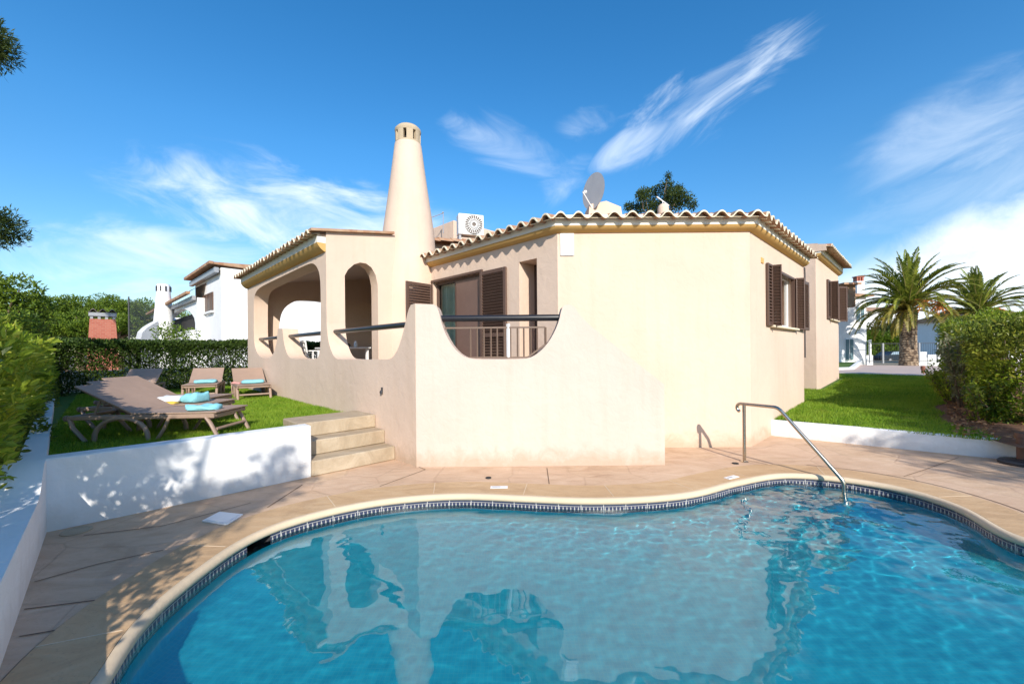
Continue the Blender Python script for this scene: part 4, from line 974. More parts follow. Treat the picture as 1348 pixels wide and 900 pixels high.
# ================================================================== loungers and towels
def lounger(name, label, loc, rz, ang, group):
    t = thing(name, label, 'sun lounger', loc, rz, group); tp = M['taupe']; Wd = .31
    for s in (-1, 1):
        y = s*Wd; r = MB(); r.bar((-.86, y, .285), (.80, y, .285), .035, .055, 0, (0, 0, 1), .01); r.tube([(-.86, y, .285), (-.885, y, .28)], .035, 8); r.build('side_rail', tp, t, smooth=30)
        for pts, rr in (([(-.84, y, .27), (-.80, y, .16), (-.665, y, 0)], .026), ([(.70, y, .27), (.75, y, .2), (.85, y, 0)], .027), ([(.28, y, .27), (.22, y, .14), (.13, y, 0)], .023)):
            l = MB(); l.tube(pts, rr, 8, 0, True, .8); l.build('leg', tp, t, smooth=50)
        l = MB(); l.tube([(-.265+.305*math.cos(a), y, .275*math.sin(a)**.8 if math.sin(a) > 0 else 0) for a in [math.pi*k/12 for k in range(13)]], .026, 8); l.build('leg', tp, t, smooth=50)
    for x in (.78, -.84, .1): fr_ = MB(); fr_.bar((x, -Wd+.018, .285), (x, Wd-.018, .285), .04, .045, 0, (0, 0, 1), .01); fr_.build('cross_rail', tp, t, smooth=30)
    fr_ = MB(); fr_.tube([(.80, -Wd+.03, .12), (.80, Wd-.03, .12)], .02, 8); fr_.build('cross_rail', tp, t, smooth=30)
    s = MB(); n = 10
    def slab(a, b, w, th):
        o = []; 
        for i in range(n+1):
            q = Vector(a).lerp(Vector(b), i/n); sg = -.018*math.sin(math.pi*i/n)
            for y in (-w, -w*.5, 0, w*.5, w): o.append((q.x, y, q.z+sg*(1-(y/w)**2)))
        vs = o+[(x, y, z-th) for x, y, z in o]; K = 5; N = len(o); fs = []
        for i in range(n):
            for k in range(4): q = i*K+k; fs += [(q, q+K, q+K+1, q+1), (q+N, q+1+N, q+K+1+N, q+K+N)]
            fs += [(i*K, i*K+N, i*K+K+N, i*K+K), (i*K+4, i*K+K+4, i*K+K+4+N, i*K+4+N)]
        fs += [tuple(range(4, -1, -1))+tuple(k+N for k in range(5)), tuple(n*K+k for k in range(5))+tuple(n*K+k+N for k in range(4, -1, -1))]
        return MB().add(vs, fs)
    c_, s_ = math.cos(ang), math.sin(ang)
    slab((-.13, 0, .335), (.83, 0, .335), .325, .014).build('seat_sling', M['sling'], t, smooth=40)
    slab((-.13, 0, .337), (-.13-.72*c_, 0, .337+.72*s_), .325, .016).build('backrest', M['sling'], t, smooth=40)
    for y in (-.27, .27): bs = MB(); bs.bar((-.16, y, .315), (-.13-.66*c_, y, .305+.66*s_), .03, .03, 0, (0, 0, 1), .006); bs.tube([(-.13-.45*c_, y*.96, .30+.45*s_), (-.62, y*.96, .295)], .012, 6); bs.build('backrest_frame', tp, t, smooth=40)
    return t
g1, g2_ = 'taupe sun loungers side by side behind the white retaining wall', 'taupe sun loungers in a row before the back hedge'
A28 = rad(27)
lounger('sun_lounger', 'nearest taupe sun lounger just behind the white retaining wall, crumpled towels on its foot', (-4.40, 5.18, LZ), .06, A28, g1)
lounger('sun_lounger', 'middle taupe lounger of the three abreast, with a white hat and yellow cloth on it', (-5.07, 5.96, LZ), .06, A28, g1)
lounger('sun_lounger', 'farthest taupe lounger of the three abreast, nothing lying on it', (-5.66, 6.76, LZ), .06, A28, g1)
A48 = rad(27)
lounger('sun_lounger', 'taupe lounger close to the terrace wall with a folded towel and a pink corner', (-6.22, 9.72, LZ), math.atan2(-.80, .62), A48, g2_)
lounger('sun_lounger', 'centre taupe lounger before the back hedge with a folded turquoise towel', (-7.48, 9.95, LZ), math.atan2(-.86, .5), A48, g2_)
lounger('sun_lounger', 'taupe lounger before the hedge half hidden behind the raised backrests', (-8.95, 9.75, LZ), math.atan2(-.88, .46), A48, g2_)
def soft(name, label, loc, rz, dims, mat, seed, cat='towel', group=None, fold=True, k=4, rough=.012):
    rng = np.random.default_rng(seed); mb = MB(); nu, nv = 28, 16; vs = []
    for i in range(nv+1):
        ph = -math.pi/2+math.pi*i/nv
        for jx in range(nu):
            th = 2*math.pi*jx/nu; e = .38
            sg = lambda x, q: math.copysign(abs(x)**q, x)
            vs.append((dims[0]/2*sg(math.cos(ph), e)*sg(math.cos(th), e), dims[1]/2*sg(math.cos(ph), e)*sg(math.sin(th), e), dims[2]/2*sg(math.sin(ph), .6)+dims[2]/2))
    Vn = np.array(vs); wv = wob(Vn*14, 1, seed); Vn[:, 2] += wv*rough*(Vn[:, 2] > dims[2]*.2); Vn[:, :2] *= (1+.05*wob(Vn*9, 1, seed+1))[:, None]
    if fold: Vn[:, :2] *= (1-.03*np.abs(np.sin(Vn[:, 2]/dims[2]*k*math.pi)))[:, None]
    fs = [(i*nu+j, i*nu+(j+1) % nu, (i+1)*nu+(j+1) % nu, (i+1)*nu+j) for i in range(nv) for j in range(nu)]
    Rz = Matrix.Translation(loc) @ Matrix.Rotation(rz, 4, 'Z'); o = mb.add([tuple(v) for v in Vn], fs).build(name, M[mat] if isinstance(mat, str) else mat, smooth=60); o.matrix_world = Rz
    return tag(o, label, cat, group)
def on(cx_, cy_, rz, x, y, z=.337): c, s = math.cos(rz), math.sin(rz); return (cx_+c*x-s*y, cy_+s*x+c*y, LZ+z-.012)
soft('towel', 'crumpled turquoise towel on the foot of the nearest lounger', on(-4.40, 5.18, .06, .52, -.06), .25, (.36, .24, .065), 'towel', 3, rough=.032)
soft('towel', 'bundled turquoise towel on the middle lounger beside the white hat', on(-5.07, 5.96, .06, .42, .0), -.2, (.30, .28, .12), 'towel', 4, rough=.05)
soft('sun_hat', 'white cloth hat on the middle lounger', on(-5.07, 5.96, .06, .08, .05), .1, (.36, .32, .09), 'cloth', 5, 'hat', rough=.01)
soft('yellow_cloth', 'small yellow cloth between the white hat and the bundled towel', on(-5.07, 5.96, .06, .22, -.2), .1, (.2, .12, .03), 'yellow', 6, 'cloth')
for (cx_, cy_, a, lab, sd) in ((-6.22, 9.72, math.atan2(-.80, .62), 'folded turquoise towel on the lounger close to the terrace wall', 7), (-7.48, 9.95, math.atan2(-.86, .5), 'folded turquoise towel on the centre lounger before the hedge', 8), (-8.95, 9.75, math.atan2(-.88, .46), 'folded turquoise towel on the half hidden lounger before the hedge', 9)):
    soft('towel', lab, on(cx_, cy_, a, .12, .04), a, (.30, .46, .08), 'towel', sd)
soft('pink_cloth', 'small pink cloth beside the folded towel nearest the terrace wall', on(-6.22, 9.72, math.atan2(-.80, .62), .05, -.28), 0, (.2, .1, .04), plain('pink_cloth', (.7, .3, .28), .9), 10, 'cloth')
# ================================================================== terrace furniture
def white_chair(label, loc, rz, group='white plastic chairs on the terrace'):
    t = thing('plastic_chair', label, 'chair', loc, rz, group); w = M['whitepl']
    b = MB(); b.box((0, 0, .43), (.44, .44, .03), 0, None, .012); b.build('seat', w, t)
    for x in (-.19, .19):
        for y in (-.19, .19):
            l = MB(); l.bar((x*1.15, y*1.15, 0), (x, y, .42), .04, .04, 0, (0, 0, 1), .006); l.build('leg', w, t)
        a = MB(); a.bar((x*1.15, -.2, .43), (x*1.15, -.2, .64), .035, .035); a.bar((x*1.15, -.22, .65), (x*1.15, .2, .65), .05, .025); a.build('arm', w, t)
    k = MB()
    for x in (-.2, 0, .2): k.bar((x, .21, .42), (x*1.05, .27, .88), .035, .03)
    for z in (.50, .63, .76, .87): k.bar((-.21, .215+.06*(z-.42)/.46, z), (.21, .215+.06*(z-.42)/.46, z), .03, .045)
    k.build('backrest', w, t); return t
p = W(-1.3, 7.55, FL); white_chair('white plastic chair with a slotted back by the terrace parapet, left of the table', p, YAW+rad(95))
p = W(-1.25, 6.7, FL); white_chair('white plastic chair with a slotted back by the terrace parapet, right of the other', p, YAW+rad(85))
tb = thing('terrace_table', 'white square terrace table with dark things on top under the terrace roof', 'table', W(-.45, 7.0, FL), YAW); b = MB(); b.box((0, 0, .72), (.9, 1.5, .04), 0, None, .01); b.build('tabletop', M['whitepl'], tb)
for x in (-.38, .38):
    for y in (-.65, .65): l = MB(); l.box((x, y, .35), (.06, .06, .7)); l.build('leg', M['whitepl'], tb)
tr = thing('folded_awning', 'dark folded bundle lying on the terrace table', 'bundle', W(-.5, 7.1, FL+.742), YAW); b = MB(); b.box((0, .1, .05), (.35, .9, .1), 0, None, .03); b.build('bundle', M['darkgrey'], tr)
for q in ((.15, -.55), (-.1, -.5)): 
    j = thing('glass_jar', 'small pale jar standing on the terrace table', 'jar', W(-.5+q[0], 7.0+q[1]-.05, FL+.742), 0, 'jars on the terrace table'); b = MB(); b.lathe((0, 0, 0), [(.04, 0), (.045, .08), (.03, .12), (.03, .15), (0, .155)], 12); b.build('jar', M['whitepl'], j)
p = W(-.75, 2.85, FL); white_chair('white plastic chair on the pool balcony beside the sliding door', p, YAW+rad(200), 'white plastic chairs on the balcony')
wa_t = thing('wall_air_unit', 'white wall air unit seen at the back of the terrace', 'air conditioner', W(1.55, 8.6, 2.6), YAW); b = MB(); b.box((0, 0, 0), (.24, .8, .55), 0, None, .02); b.build('housing', M['whitepl'], wa_t); b = MB(); b.lathe((0, 0, 0), [(0, 0), (.2, 0)], 20); b.v = [(-.125-v[2], v[0], v[1]) for v in b.v]; b.build('fan_grille', M['darkgrey'], wa_t)
# ================================================================== pool things
hr = thing('pool_handrail', 'bent stainless steel handrail leading from the deck into the pool', 'handrail', G(980, 607.5)); base = G(980, 607.5); zt2 = .77
e1 = U(1024, 536, 5.1); e2 = U(1111, 634, 4.57); e3 = Vector((e2.x, e2.y, -.6)); tp_ = Vector((base.x+.0, base.y, zt2)); dr_ = (e1-tp_).normalized()
pts = []
cc = tp_-dr_*.04-Vector((0, 0, .055))
for k in range(9): a = rad(250-20*k); pts.append(cc+dr_*math.cos(a)*.055+Vector((0, 0, math.sin(a)*.055)))
def arc3(a, b, c, r=.06, n=5):
    u = (a-b).normalized(); v = (c-b).normalized(); p, q = b+u*r, b+v*r; return [(1-t)**2*p+2*t*(1-t)*b+t*t*q for t in [k/n for k in range(n+1)]]
pts += arc3(tp_, e1, e2)+arc3(e1, e2, e3, .05)+[e3]
b = MB(); b.tube(pts, .021, 14); b.build('rail', M['steel'], hr, True, 60)
b = MB(); b.tube([base+Vector((0, 0, 0)), tp_-Vector((0, 0, .012))], .021, 14); b.build('post', M['steel'], hr, True, 60)
b = MB(); b.lathe(base, [(.05, 0.0), (.05, .008), (.03, .016), (.022, .018)], 20); b.build('flange', M['steel'], hr, True, 40)
sk = thing('skimmer_lid', 'square white skimmer lid set in the deck left of the pool', 'lid', (G(266, 687)+G(319, 679))/2); q = [G(266, 686.5), G(299, 691.5), G(320, 678), G(289, 674.5)]
b = MB(); cq = sum(q, Vector())/4; b.prism([(p.x, p.y) for p in q], .001, .012); q2 = [cq+(p-cq)*.82 for p in q]; b.prism([(p.x, p.y) for p in q2], .0125, .016); b.build('lid', M['whitepl'], sk, True)
for (px, py, r, lab) in ((101, 699, .10, 'round worn concrete cover in the deck beside the left wall'), (643, 629, .035, 'small dark drain disc in the deck before the balcony wall'), (968, 610, .04, 'small dark drain disc in the deck beside the handrail post')):
    d = thing('drain_cover' if r < .05 else 'round_cover', lab, 'drain' if r < .05 else 'cover', G(px, py)); b = MB(); b.lathe((0, 0, 0), [(r, .001), (r, .009), (r*.8, .010), (r*.78, .007), (0, .007)], 24); b.build('cover', M['rubber'] if r < .05 else M['steps'], d)
for px, py, rz in ((657, 642, 0), (963, 629, .5)):
    d = thing('depth_marker', 'tiny white tile with faded print set in the coping ' + ('before the balcony wall' if px < 800 else 'below the handrail'), 'marker', G(px, py)+Vector((0, 0, .007)), rz); b = MB(); b.box((0, 0, .003), (.19, .07, .006), 0, None, .001); b.build('plate', M['whitepl'], d)
    b = MB(); b.box((-.03, 0, .0068), (.09, .02, .001)); b.build('print', M['greypl'], d)
pb_ = thing('parasol_base', 'brown tube on a dark round parasol base at the right kerb', 'parasol base', G(1345, 611)); b = MB(); b.lathe((0, 0, 0), [(.20, 0), (.21, .03), (.19, .05), (.06, .07), (.0, .07)], 28); b.build('base', M['darkgrey'], pb_, smooth=40)
b = MB(); b.lathe((0, 0, .07), [(.045, 0), (.045, .27), (.06, .275), (.06, .33), (.035, .335), (0, .335)], 18); b.build('tube', plain('brown_tube', (.13, .065, .045), .5), pb_, smooth=40)
gl = thing('garden_lamp', 'small brown garden lamp at the far end of the right lawn', 'lamp', G(1215, 492, .47)); b = MB(); b.lathe((0, 0, 0), [(.05, -.05), (.05, .16), (.07, .18), (.07, .30), (.05, .32), (0, .32)], 14); b.build('lamp_body', plain('brown_lamp', (.22, .08, .05), .6), gl)
# ================================================================== beyond the plot, right
PZ = .50
mb = MB(); mb.add([W(14.9, -1.2, PZ), W(15.3, -8.5, PZ), W(27, -10.5, PZ), W(27, 1.0, PZ)], [(0, 1, 2, 3)]); o = mb.build('path', plain('pink_paving', (.52, .40, .34), .9, 0, .15, .7, .4))
if o.data.polygons[0].normal.z < 0: o.data.flip_normals()
tag(o, 'pale pink paved drive beyond the right lawn', 'path', kind='structure')
mb = MB(); mb.bar(W(14.85, -1.4, .47), W(15.2, -8.4, .47), .16, .12); tag(mb.build('path_edge', M['stone']), 'stone edge of the drive', 'edge', kind='structure')
def gp(px, py, z): return G(px, py, z)
# upper lawn patch with a curved white kerb, block wall and white pier
c0 = gp(1106, 488, .5); c1 = gp(1124, 487, .5); c2 = gp(1138, 476, .62)
mb = MB(); a, b_, c_ = gp(1100, 487, .5), gp(1120, 486, .5), gp(1136, 473, .62); q = [gp(1098, 486, .52), gp(1121, 485.5, .52), gp(1131, 477, .60), gp(1135, 472.5, .62), gp(1098, 472.5, .62)]
mb.add([p for p in q], [(0, 1, 2, 3, 4)]); o = mb.build('upper_lawn', M['turf']); tag(o, 'small lawn patch behind the far wing', 'lawn', kind='structure')
kt = thing('curved_kerb', 'low white kerb curving round the small far lawn', 'kerb', q[1]); mb = MB()
for a, b_ in zip(q[:3], q[1:4]): mb.bar(a-Vector((0, 0, .03)), b_-Vector((0, 0, .03)), .18, .22)
mb.build('kerb', M['white'], kt, True)
pr = thing('gate_pier', 'white rendered pier at the end of the far garden wall', 'pier', gp(1128, 474, .62)); D = gp(1128, 474, .62).y; s = D/F
mb = MB(); mb.box((0, 0, .42), (18*s, .3, 28*s), 0, None, .01); mb.build('pier', M['white'], pr)
bw = thing('block_wall', 'cream block wall beside the white pier', 'wall', gp(1110, 473, .62)+Vector((0, .5, 0))); mb = MB()
for k in range(4):
    for m_ in range(5): mb.box((-.42+.21*m_+.02, 0, .12+.235*k), (.2, .1, .225), 0, None, .008)
mb.build('blocks', M['rim'], bw)
pp = thing('gate_post', 'slim dark post between the block wall and the white pier', 'post', gp(1117.5, 473, .62)); mb = MB(); mb.box((0, 0, .5), (.09, .09, 1.0)); mb.build('post', M['greypl'], pp)
rng = np.random.default_rng(50)
tree('round_bush', 'round bright green bush above the block wall', gp(1113, 455, 1.2)+Vector((0, .8, -.4)), .6, .05, [((0, 0, .95), (.62, .5, .5))]+[((rng.normal()*.25, rng.normal()*.2, .95+rng.normal()*.2), (.35, .35, .3)) for k in range(8)], 3500, .07, .045, 'leaf_lime', seed=51, cat='bush')
tree('purple_shrub', 'narrow purple leaved shrub above the white pier', gp(1133, 455, 1.2)+Vector((0, 1.2, -.4)), .6, .04, [((0, 0, .6+.25*k), (.24, .24, .25)) for k in range(5)], 1500, .08, .05, 'leaf_purple', seed=52, cat='shrub')
# gate
gt = thing('metal_gate', 'grey metal gate and mesh fence across the end of the drive', 'gate', gp(1190, 478, PZ)); D = gp(1190, 479, PZ).y; s = D/F
mb = MB(); gx0, gx1 = (1138-1190)*s, (1240-1190)*s
for px in (1161, 1184.5, 1211, 1236): mb = MB(); mb.box(((px-1190)*s, 0, 14*s), (2.0*s if px in (1161, 1211) else 1*s, .07, 28*s)); mb.build('fence_post', M['greypl'], gt)
mb = MB()
for z in (3, 27.5): mb.bar((gx0, 0, z*s), (gx1, 0, z*s), .035, .035)
n = 34
for k in range(n): x = gx0+(gx1-gx0)*(k+.5)/n; mb.bar((x, 0, 3*s), (x, 0, 27.5*s), .008, .008)
mb.build('fence_bars', M['darkgrey'], gt)
wp = thing('lamp_post', 'slim white post left of the metal gate', 'post', gp(1145.5, 478, PZ)); mb = MB(); mb.box((0, 0, 16.5*s), (2.2*s, .1, 33*s)); mb.box((-1.6*s, 0, 31*s), (3*s, .1, 1.2*s)); mb.build('post', M['whitepl'], wp)
# wall behind gate, hedges
lh = thing('lime_hedge', 'lime green hedge behind the metal gate', 'hedge', U(1190, 470, 52)); rng = np.random.default_rng(53); n = 14000; D2 = 55; s2 = D2/F
P1 = np.c_[rng.uniform((1140-674)*s2, (1300-674)*s2, n), D2+rng.exponential(.3, n), np.zeros(n)]; top_ = 1.5+(462-441)*s2+.15*np.sin(P1[:, 0]*1.7); P1[:, 2] = .4+(top_-.4)*rng.uniform(size=n)**.8; P1[:, 1] += .25*wob(P1, 1.6, 3)
leaves('foliage', P1, np.tile([0., -.6, .5], (n, 1)), .34, .22, M['leaf_lime'], lh, rng); mb = MB(); mb.box(Vector(((1220-674)*s2, D2+1.5, 1.2)), (160*s2, 1.5, 2.0)); mb.build('inner_growth', M['leaf_lime'], lh, True)
lw_ = thing('street_wall', 'low white wall under the lime hedge behind the gate', 'wall', U(1200, 475, 28)); s3 = 28.3/F; mb = MB()
for a, b_ in ((1204, 1218), (1219, 1240), (1138, 1147)): mb.box(Vector((((a+b_)/2-674)*s3, 28.3, .5)), ((b_-a)*s3, .25, .9+(.5 if a == 1204 else .1)))
mb.build('wall', M['white'], lw_, True)
# car behind the gate
car = thing('parked_car', 'dark car parked behind the metal gate', 'car', U(1176, 477, 50), rad(4)); z0_ = 0; mb = MB()
prof = [(-2.1, .3), (-2.12, .62), (-1.95, .82), (-1.45, .92), (-.85, 1.36), (.55, 1.42), (1.2, 1.02), (1.95, .86), (2.12, .6), (2.1, .3)]
n = len(prof); vs = [(x, y*(1 if z < .95 else .86), z) for y in (-.85, .85) for x, z in prof]; mb.add(vs, [tuple(range(n)), tuple(range(2*n-1, n-1, -1))]+[(i, i+n, (i+1) % n+n, (i+1) % n) for i in range(n)]); mb.build('body', M['carpaint'], car, smooth=30)
mb = MB(); mb.add([(-1.25, -.83, .98), (-.8, -.745, 1.3), (.5, -.745, 1.36), (1.0, -.83, 1.02)], [(3, 2, 1, 0)]); mb.v = [(x, y-.012, z) for x, y, z in mb.v]; mb.build('side_window', plain('car_glass', (.25, .32, .36), .1), car)
for x in (-1.3, 1.3):
    mb = MB(); mb.lathe((0, 0, 0), [(.2, 0), (.32, 0), (.32, .2), (0, .2)], 20); mb.v = [(x+v[0], -.88+v[2], .31+v[1]) for v in mb.v]; w_ = mb.build('wheel', M['rubber'], car); mb = MB(); mb.lathe((0, 0, 0), [(0, 0), (.2, 0)], 14); mb.v = [(x+v[0], -.885, .31+v[1]) for v in mb.v]; mb.build('rim', M['greypl'], w_)
# palms
def palm(label, loc, hgt, r, fl, nf, seed, lean=0, name='palm_tree'):
    rng = np.random.default_rng(seed); t = thing(name, label, 'palm tree', loc, 0, 'date palms beyond the gate'); mb = MB(); prof = []
    nz = int(hgt/.13)
    for k in range(nz*2+1):
        z = hgt*k/(nz*2); prof.append((r*(1.18-.3*math.sin(math.pi*min(1, z/hgt*1.0))*.6)*(1.0 if k % 2 else .92), z))
    mb.lathe((0, 0, -.05), prof, 20); mb.build('trunk', M['palmbark'], t, smooth=20)
    rng2 = rng; Vg = [[], []]; rc = MB()
    for k in range(nf):
        az = rng.uniform(0, 6.283); q = (k+.5)/nf; el = rad(84-72*q**1.0+rng.normal()*5); L = fl*rng.uniform(.88, 1.1)*(1-.12*(q > .8)); old = 1 if q > .72 else 0
        p = np.array([0, 0, hgt+.25-.45*q]); d = np.array([math.cos(az)*math.cos(el), math.sin(az)*math.cos(el), math.sin(el)]); N = 24; pts = [p.copy()]; ds = [d.copy()]
        bend = (.048+.066*(1-abs(math.sin(el))))
        for i in range(N):
            d = d+np.array([0, 0, -bend*(.5+1.1*i/N)]); d /= np.linalg.norm(d); p = p+d*L/N; pts.append(p.copy()); ds.append(d.copy())
        rc.tube(pts, [.035*(1-.85*i/N) for i in range(N+1)], 5)
        for i in range(1, N+1):
            for h_ in (0, .5):
                if i == N and h_: continue
                pp_ = pts[i]+(pts[min(i+1, N)]-pts[i])*h_; dd = ds[i]; sd = np.cross(dd, [0, 0, 1]); sd /= np.linalg.norm(sd)+1e-6; up = np.cross(sd, dd); tt = (i+h_)/N
                ll = fl*.135*(math.sin(math.pi*min(1, .18+.80*tt))**.7)*rng.uniform(.85, 1.1); wv = fl*.019
                for s in (-1, 1):
                    e = dd*.85+sd*s*.62+up*.30+rng.normal(size=3)*.06; e /= np.linalg.norm(e); e2 = e+np.array([0, 0, -.35]); e2 /= np.linalg.norm(e2); m_ = pp_+e*ll*.55; ti = m_+e2*ll*.45; w_ = np.cross(e, up); w_ /= np.linalg.norm(w_)+1e-6
                    Vg[old].append((pp_, m_+dd*wv*.9, ti, m_-dd*wv*.9))
    rc.build('rachis', M['rachis'], t)
    for g_, mt, nm in ((0, 'palm', 'fronds'), (1, 'palm_old', 'old_fronds')):
        if Vg[g_]: A = np.array(Vg[g_]).reshape(-1, 3); np_mesh(nm, A, np.arange(len(A)).reshape(-1, 4), M[mt], t)
    for k in range(6):
        az = rng.uniform(0, 6.28); c = MB(); b0 = Vector((math.cos(az)*.3, math.sin(az)*.3, hgt)); tip = Vector((math.cos(az)*1.25, math.sin(az)*1.25, hgt+.25)); c.tube([b0, b0.lerp(tip, .6)+Vector((0, 0, .25)), tip], .02, 5)
        for m_ in range(26):
            a = tip+Vector(rng.normal(size=3)*.2); c.tube([tip+Vector((0, 0, .1)), a-Vector((0, 0, .22))], .018, 4)
        c.build('fruit_cluster', M['orange'], t)
    return t
pz = gp(1196, 478, PZ)
palm('big date palm with a thick patterned trunk in front of the metal gate', Vector((U(1196, 478, 23).x, 23, .52)), 3.15, .38, 3.0, 84, 61)
palm('smaller date palm rising behind the far end of the right hedge', Vector((U(1288, 470, 27).x, 27, .4)), 3.2, .4, 3.0, 70, 62)
# neighbouring houses beyond the gate
def gable_house(name, label, px0, px1, pyt, D, depth, roofm='tile', wallm='white', rise=.5, extra=None, z0=-.03):
    a, b_ = U(px0, pyt, D), U(px1, pyt, D); t = thing(name, label, 'house', ((a.x+b_.x)/2, D, 0)); w = b_.x-a.x; h_ = (a.z+b_.z)/2
    m_ = MB(); m_.box((0, depth/2, h_/2+z0), (w, depth, h_)); m_.build('wall', M[wallm], t)
    m_ = MB(); o_ = .3; m_.add([(-w/2-o_, -o_, h_-.02), (w/2+o_, -o_, h_-.02), (w/2+o_, depth/2, h_+rise), (-w/2-o_, depth/2, h_+rise), (-w/2-o_, depth+o_, h_-.02), (w/2+o_, depth+o_, h_-.02), (-w/2-o_, -o_, h_-.14), (w/2+o_, -o_, h_-.14), (-w/2-o_, depth+o_, h_-.14), (w/2+o_, depth+o_, h_-.14)],
           [(0, 1, 2, 3), (3, 2, 5, 4), (6, 7, 1, 0), (8, 4, 5, 9), (6, 8, 9, 7), (0, 3, 4, 8, 6), (1, 7, 9, 5, 2)]); m_.build('roof', M[roofm], t)
    return t, w, h_
def hwin(t, x, z, w, h_, mat='greypl', y=-.02):
    m_ = MB(); m_.box((x, y, z), (w, .06, h_), 0, None, .01); f_ = m_.build('window', M['whitepl'], t); m_ = MB()
    for s_ in (-.5, .5): m_.box((x+s_*w*.55, y-.04, z), (w*.42, .03, h_*.95))
    m_.build('shutters', M[mat], f_)
M['blueshut'] = plain('blue_grey_shutter', (.12, .2, .22), .6)
t, w, h_ = gable_house('neighbour_house', 'cream neighbour house with a tiled roof just beyond the far wing', 1098, 1140, 388, 27, 9, 'tile', 'white', .9)
hwin(t, w*.30, h_-1.3, .5, 1.0, 'blueshut'); hwin(t, -w*.05, h_-3.6, .5, 1.4, 'blueshut')
m_ = MB(); m_.box((-.55, 2.0, h_+.7), (.9, .9, 1.9)); m_.build('chimney', M['white'], t)
m_ = MB(); m_.box((-w*.42, -.5, h_+.55), (1.1, 1.6, .12)); m_.box((-w*.42, -.4, h_-.2), (.8, 1.2, 1.4)); m_.build('roof_canopy', M['tile'], t)
t, w, h_ = gable_house('neighbour_house', 'white neighbour house with a red topped chimney behind the big palm', 1136, 1190, 408, 68, 9, 'tile', 'white', .9)
m_ = MB(); m_.box((-w*.42, 1.5, h_+2.4), (1.3, 1.0, 5.2)); c_ = m_.build('chimney', M['white'], t); m_ = MB()
for k in range(3): m_.box((-w*.42-.45+.45*k, 1.5, h_+5.35), (.25, .8, .7))
m_.box((-w*.42, 1.5, h_+5.78), (1.4, 1.0, .16)); m_.build('chimney_pot', M['brick'], c_)
hwin(t, w*.25, 3.2, 1.3, 2.4, 'blueshut')
t, w, h_ = gable_house('neighbour_house', 'distant white house with a low tiled roof right of the palm trunk', 1206, 1262, 432, 80, 8, 'tile', 'white', 1.0); hwin(t, -w*.25, 3.6, 1.4, 1.9, 'blueshut'); hwin(t, w*.1, 3.6, 1.4, 1.9, 'blueshut')
t, w, h_ = gable_house('neighbour_house', 'tiny far house with a tiled roof over the right hedge', 1326, 1380, 415, 34, 8, 'tile', 'white', .8)
rng = np.random.default_rng(54)
tree('dark_tree', 'dark leafy tree between the white houses left of the palm trunk', Vector((U(1160, 470, 58).x, 58, 0)), 2.2, .2, dome(rng, 16, 2.9, 2.4, 1.3, 2.2), 6000, .32, .2, 'leaf_dark', seed=55)
# tree behind the villa roof
rng = np.random.default_rng(56); tb_ = Vector((U(866, 300, 20).x, 20, 0)); zc = U(866, 262, 20).z
cl = [((U(px, 262, 20).x-tb_.x, rng.normal()*.5, U(px, py, 20).z), (r_, r_, r_*.85)) for px, py, r_ in ((842, 262, .38), (850, 253, .34), (862, 262, .5), (868, 248, .38), (880, 242, .34), (888, 252, .4), (897, 246, .32), (900, 260, .38), (880, 266, .5), (828, 271, .25), (840, 272, .4), (908, 274, .25), (868, 275, .6), (874, 238, .18), (893, 270, .45))]
tree('tall_tree', 'leafy tree top showing above the villa roof behind the vent', tb_, zc-2.6, .12, cl, 7500, .12, .055, 'leaf_dark', seed=57, shell=.15, spread=1.1)
# ================================================================== beyond the plot, left
NR = math.atan2(.734, .68)   # facade frame of the neighbour house
nb0 = U(292, 470, 18); nb0.z = 0; Fd = Vector((-.734, .68, 0)); Gd = Vector((.68, .734, 0))
NM = Matrix.Translation(nb0) @ Matrix(((Gd.x, Fd.x, 0, 0), (Gd.y, Fd.y, 0, 0), (0, 0, 1, 0), (0, 0, 0, 1))); NI = NM.inverted()
nb = thing('white_house', 'white two storey neighbour house with an arched porch behind the back hedge', 'house', nb0, math.atan2(Gd.y, Gd.x))
def nx(px, py, c=0):
    o_ = NI @ Vector((0, 0, CAMH)); d_ = NI.to_3x3() @ ray(px, py); t_ = (c-o_.x)/d_.x; p_ = o_+d_*t_; return p_.y, p_.z
eh = nx(291, 352)[1]; ylen = nx(257, 372)[0]
m_ = MB(); m_.box((5, ylen/2, eh/2), (10, ylen, eh), 0, None); m_.build('wall', M['white'], nb)
m_ = MB(); m_.bar((-.36, -.05, eh+.17), (-.36, ylen+.3, eh+.17), .16, .12); m_.add([(-.42, -.02, eh+.2), (5, -.02, eh+.5), (5, ylen+.4, eh+.5), (-.42, ylen+.4, eh+.2), (-.42, -.02, eh+.12), (5, -.02, eh+.0), (5, ylen+.4, eh+.0), (-.42, ylen+.4, eh+.12)], [(0, 1, 2, 3), (4, 7, 6, 5), (0, 4, 5, 1), (3, 2, 6, 7), (0, 3, 7, 4)]); 
m_.build('roof', M['tile'], nb); m_ = MB(); m_.bar((-.16, .0, eh-.12), (-.16, ylen+.1, eh-.12), .16, .22); m_.build('cornice', M['greypl'], nb)  # grey bar has the shade under the eave put into its colour
wy0, wz0 = nx(268, 412); wy1, wz1 = nx(281, 384); m_ = MB(); m_.box((-.02, (wy0+wy1)/2, (wz0+wz1)/2), (.08, abs(wy0-wy1), wz1-wz0), 0, None, .01); wi = m_.build('window', M['shutter'], nb)
m_ = MB(); m_.box((-.06, (wy0+wy1)/2, wz0-.08), (.16, abs(wy0-wy1)+.2, .08)); m_.build('sill', M['white'], wi); m_ = MB()
for k in range(3): m_.box((-.065, wy1+(wy0-wy1)*(k+.5)/3, (wz0+wz1)/2), (.02, .03, wz1-wz0-.1))
m_.build('shutter_slats', M['taupebar'], wi)
PC = -.35
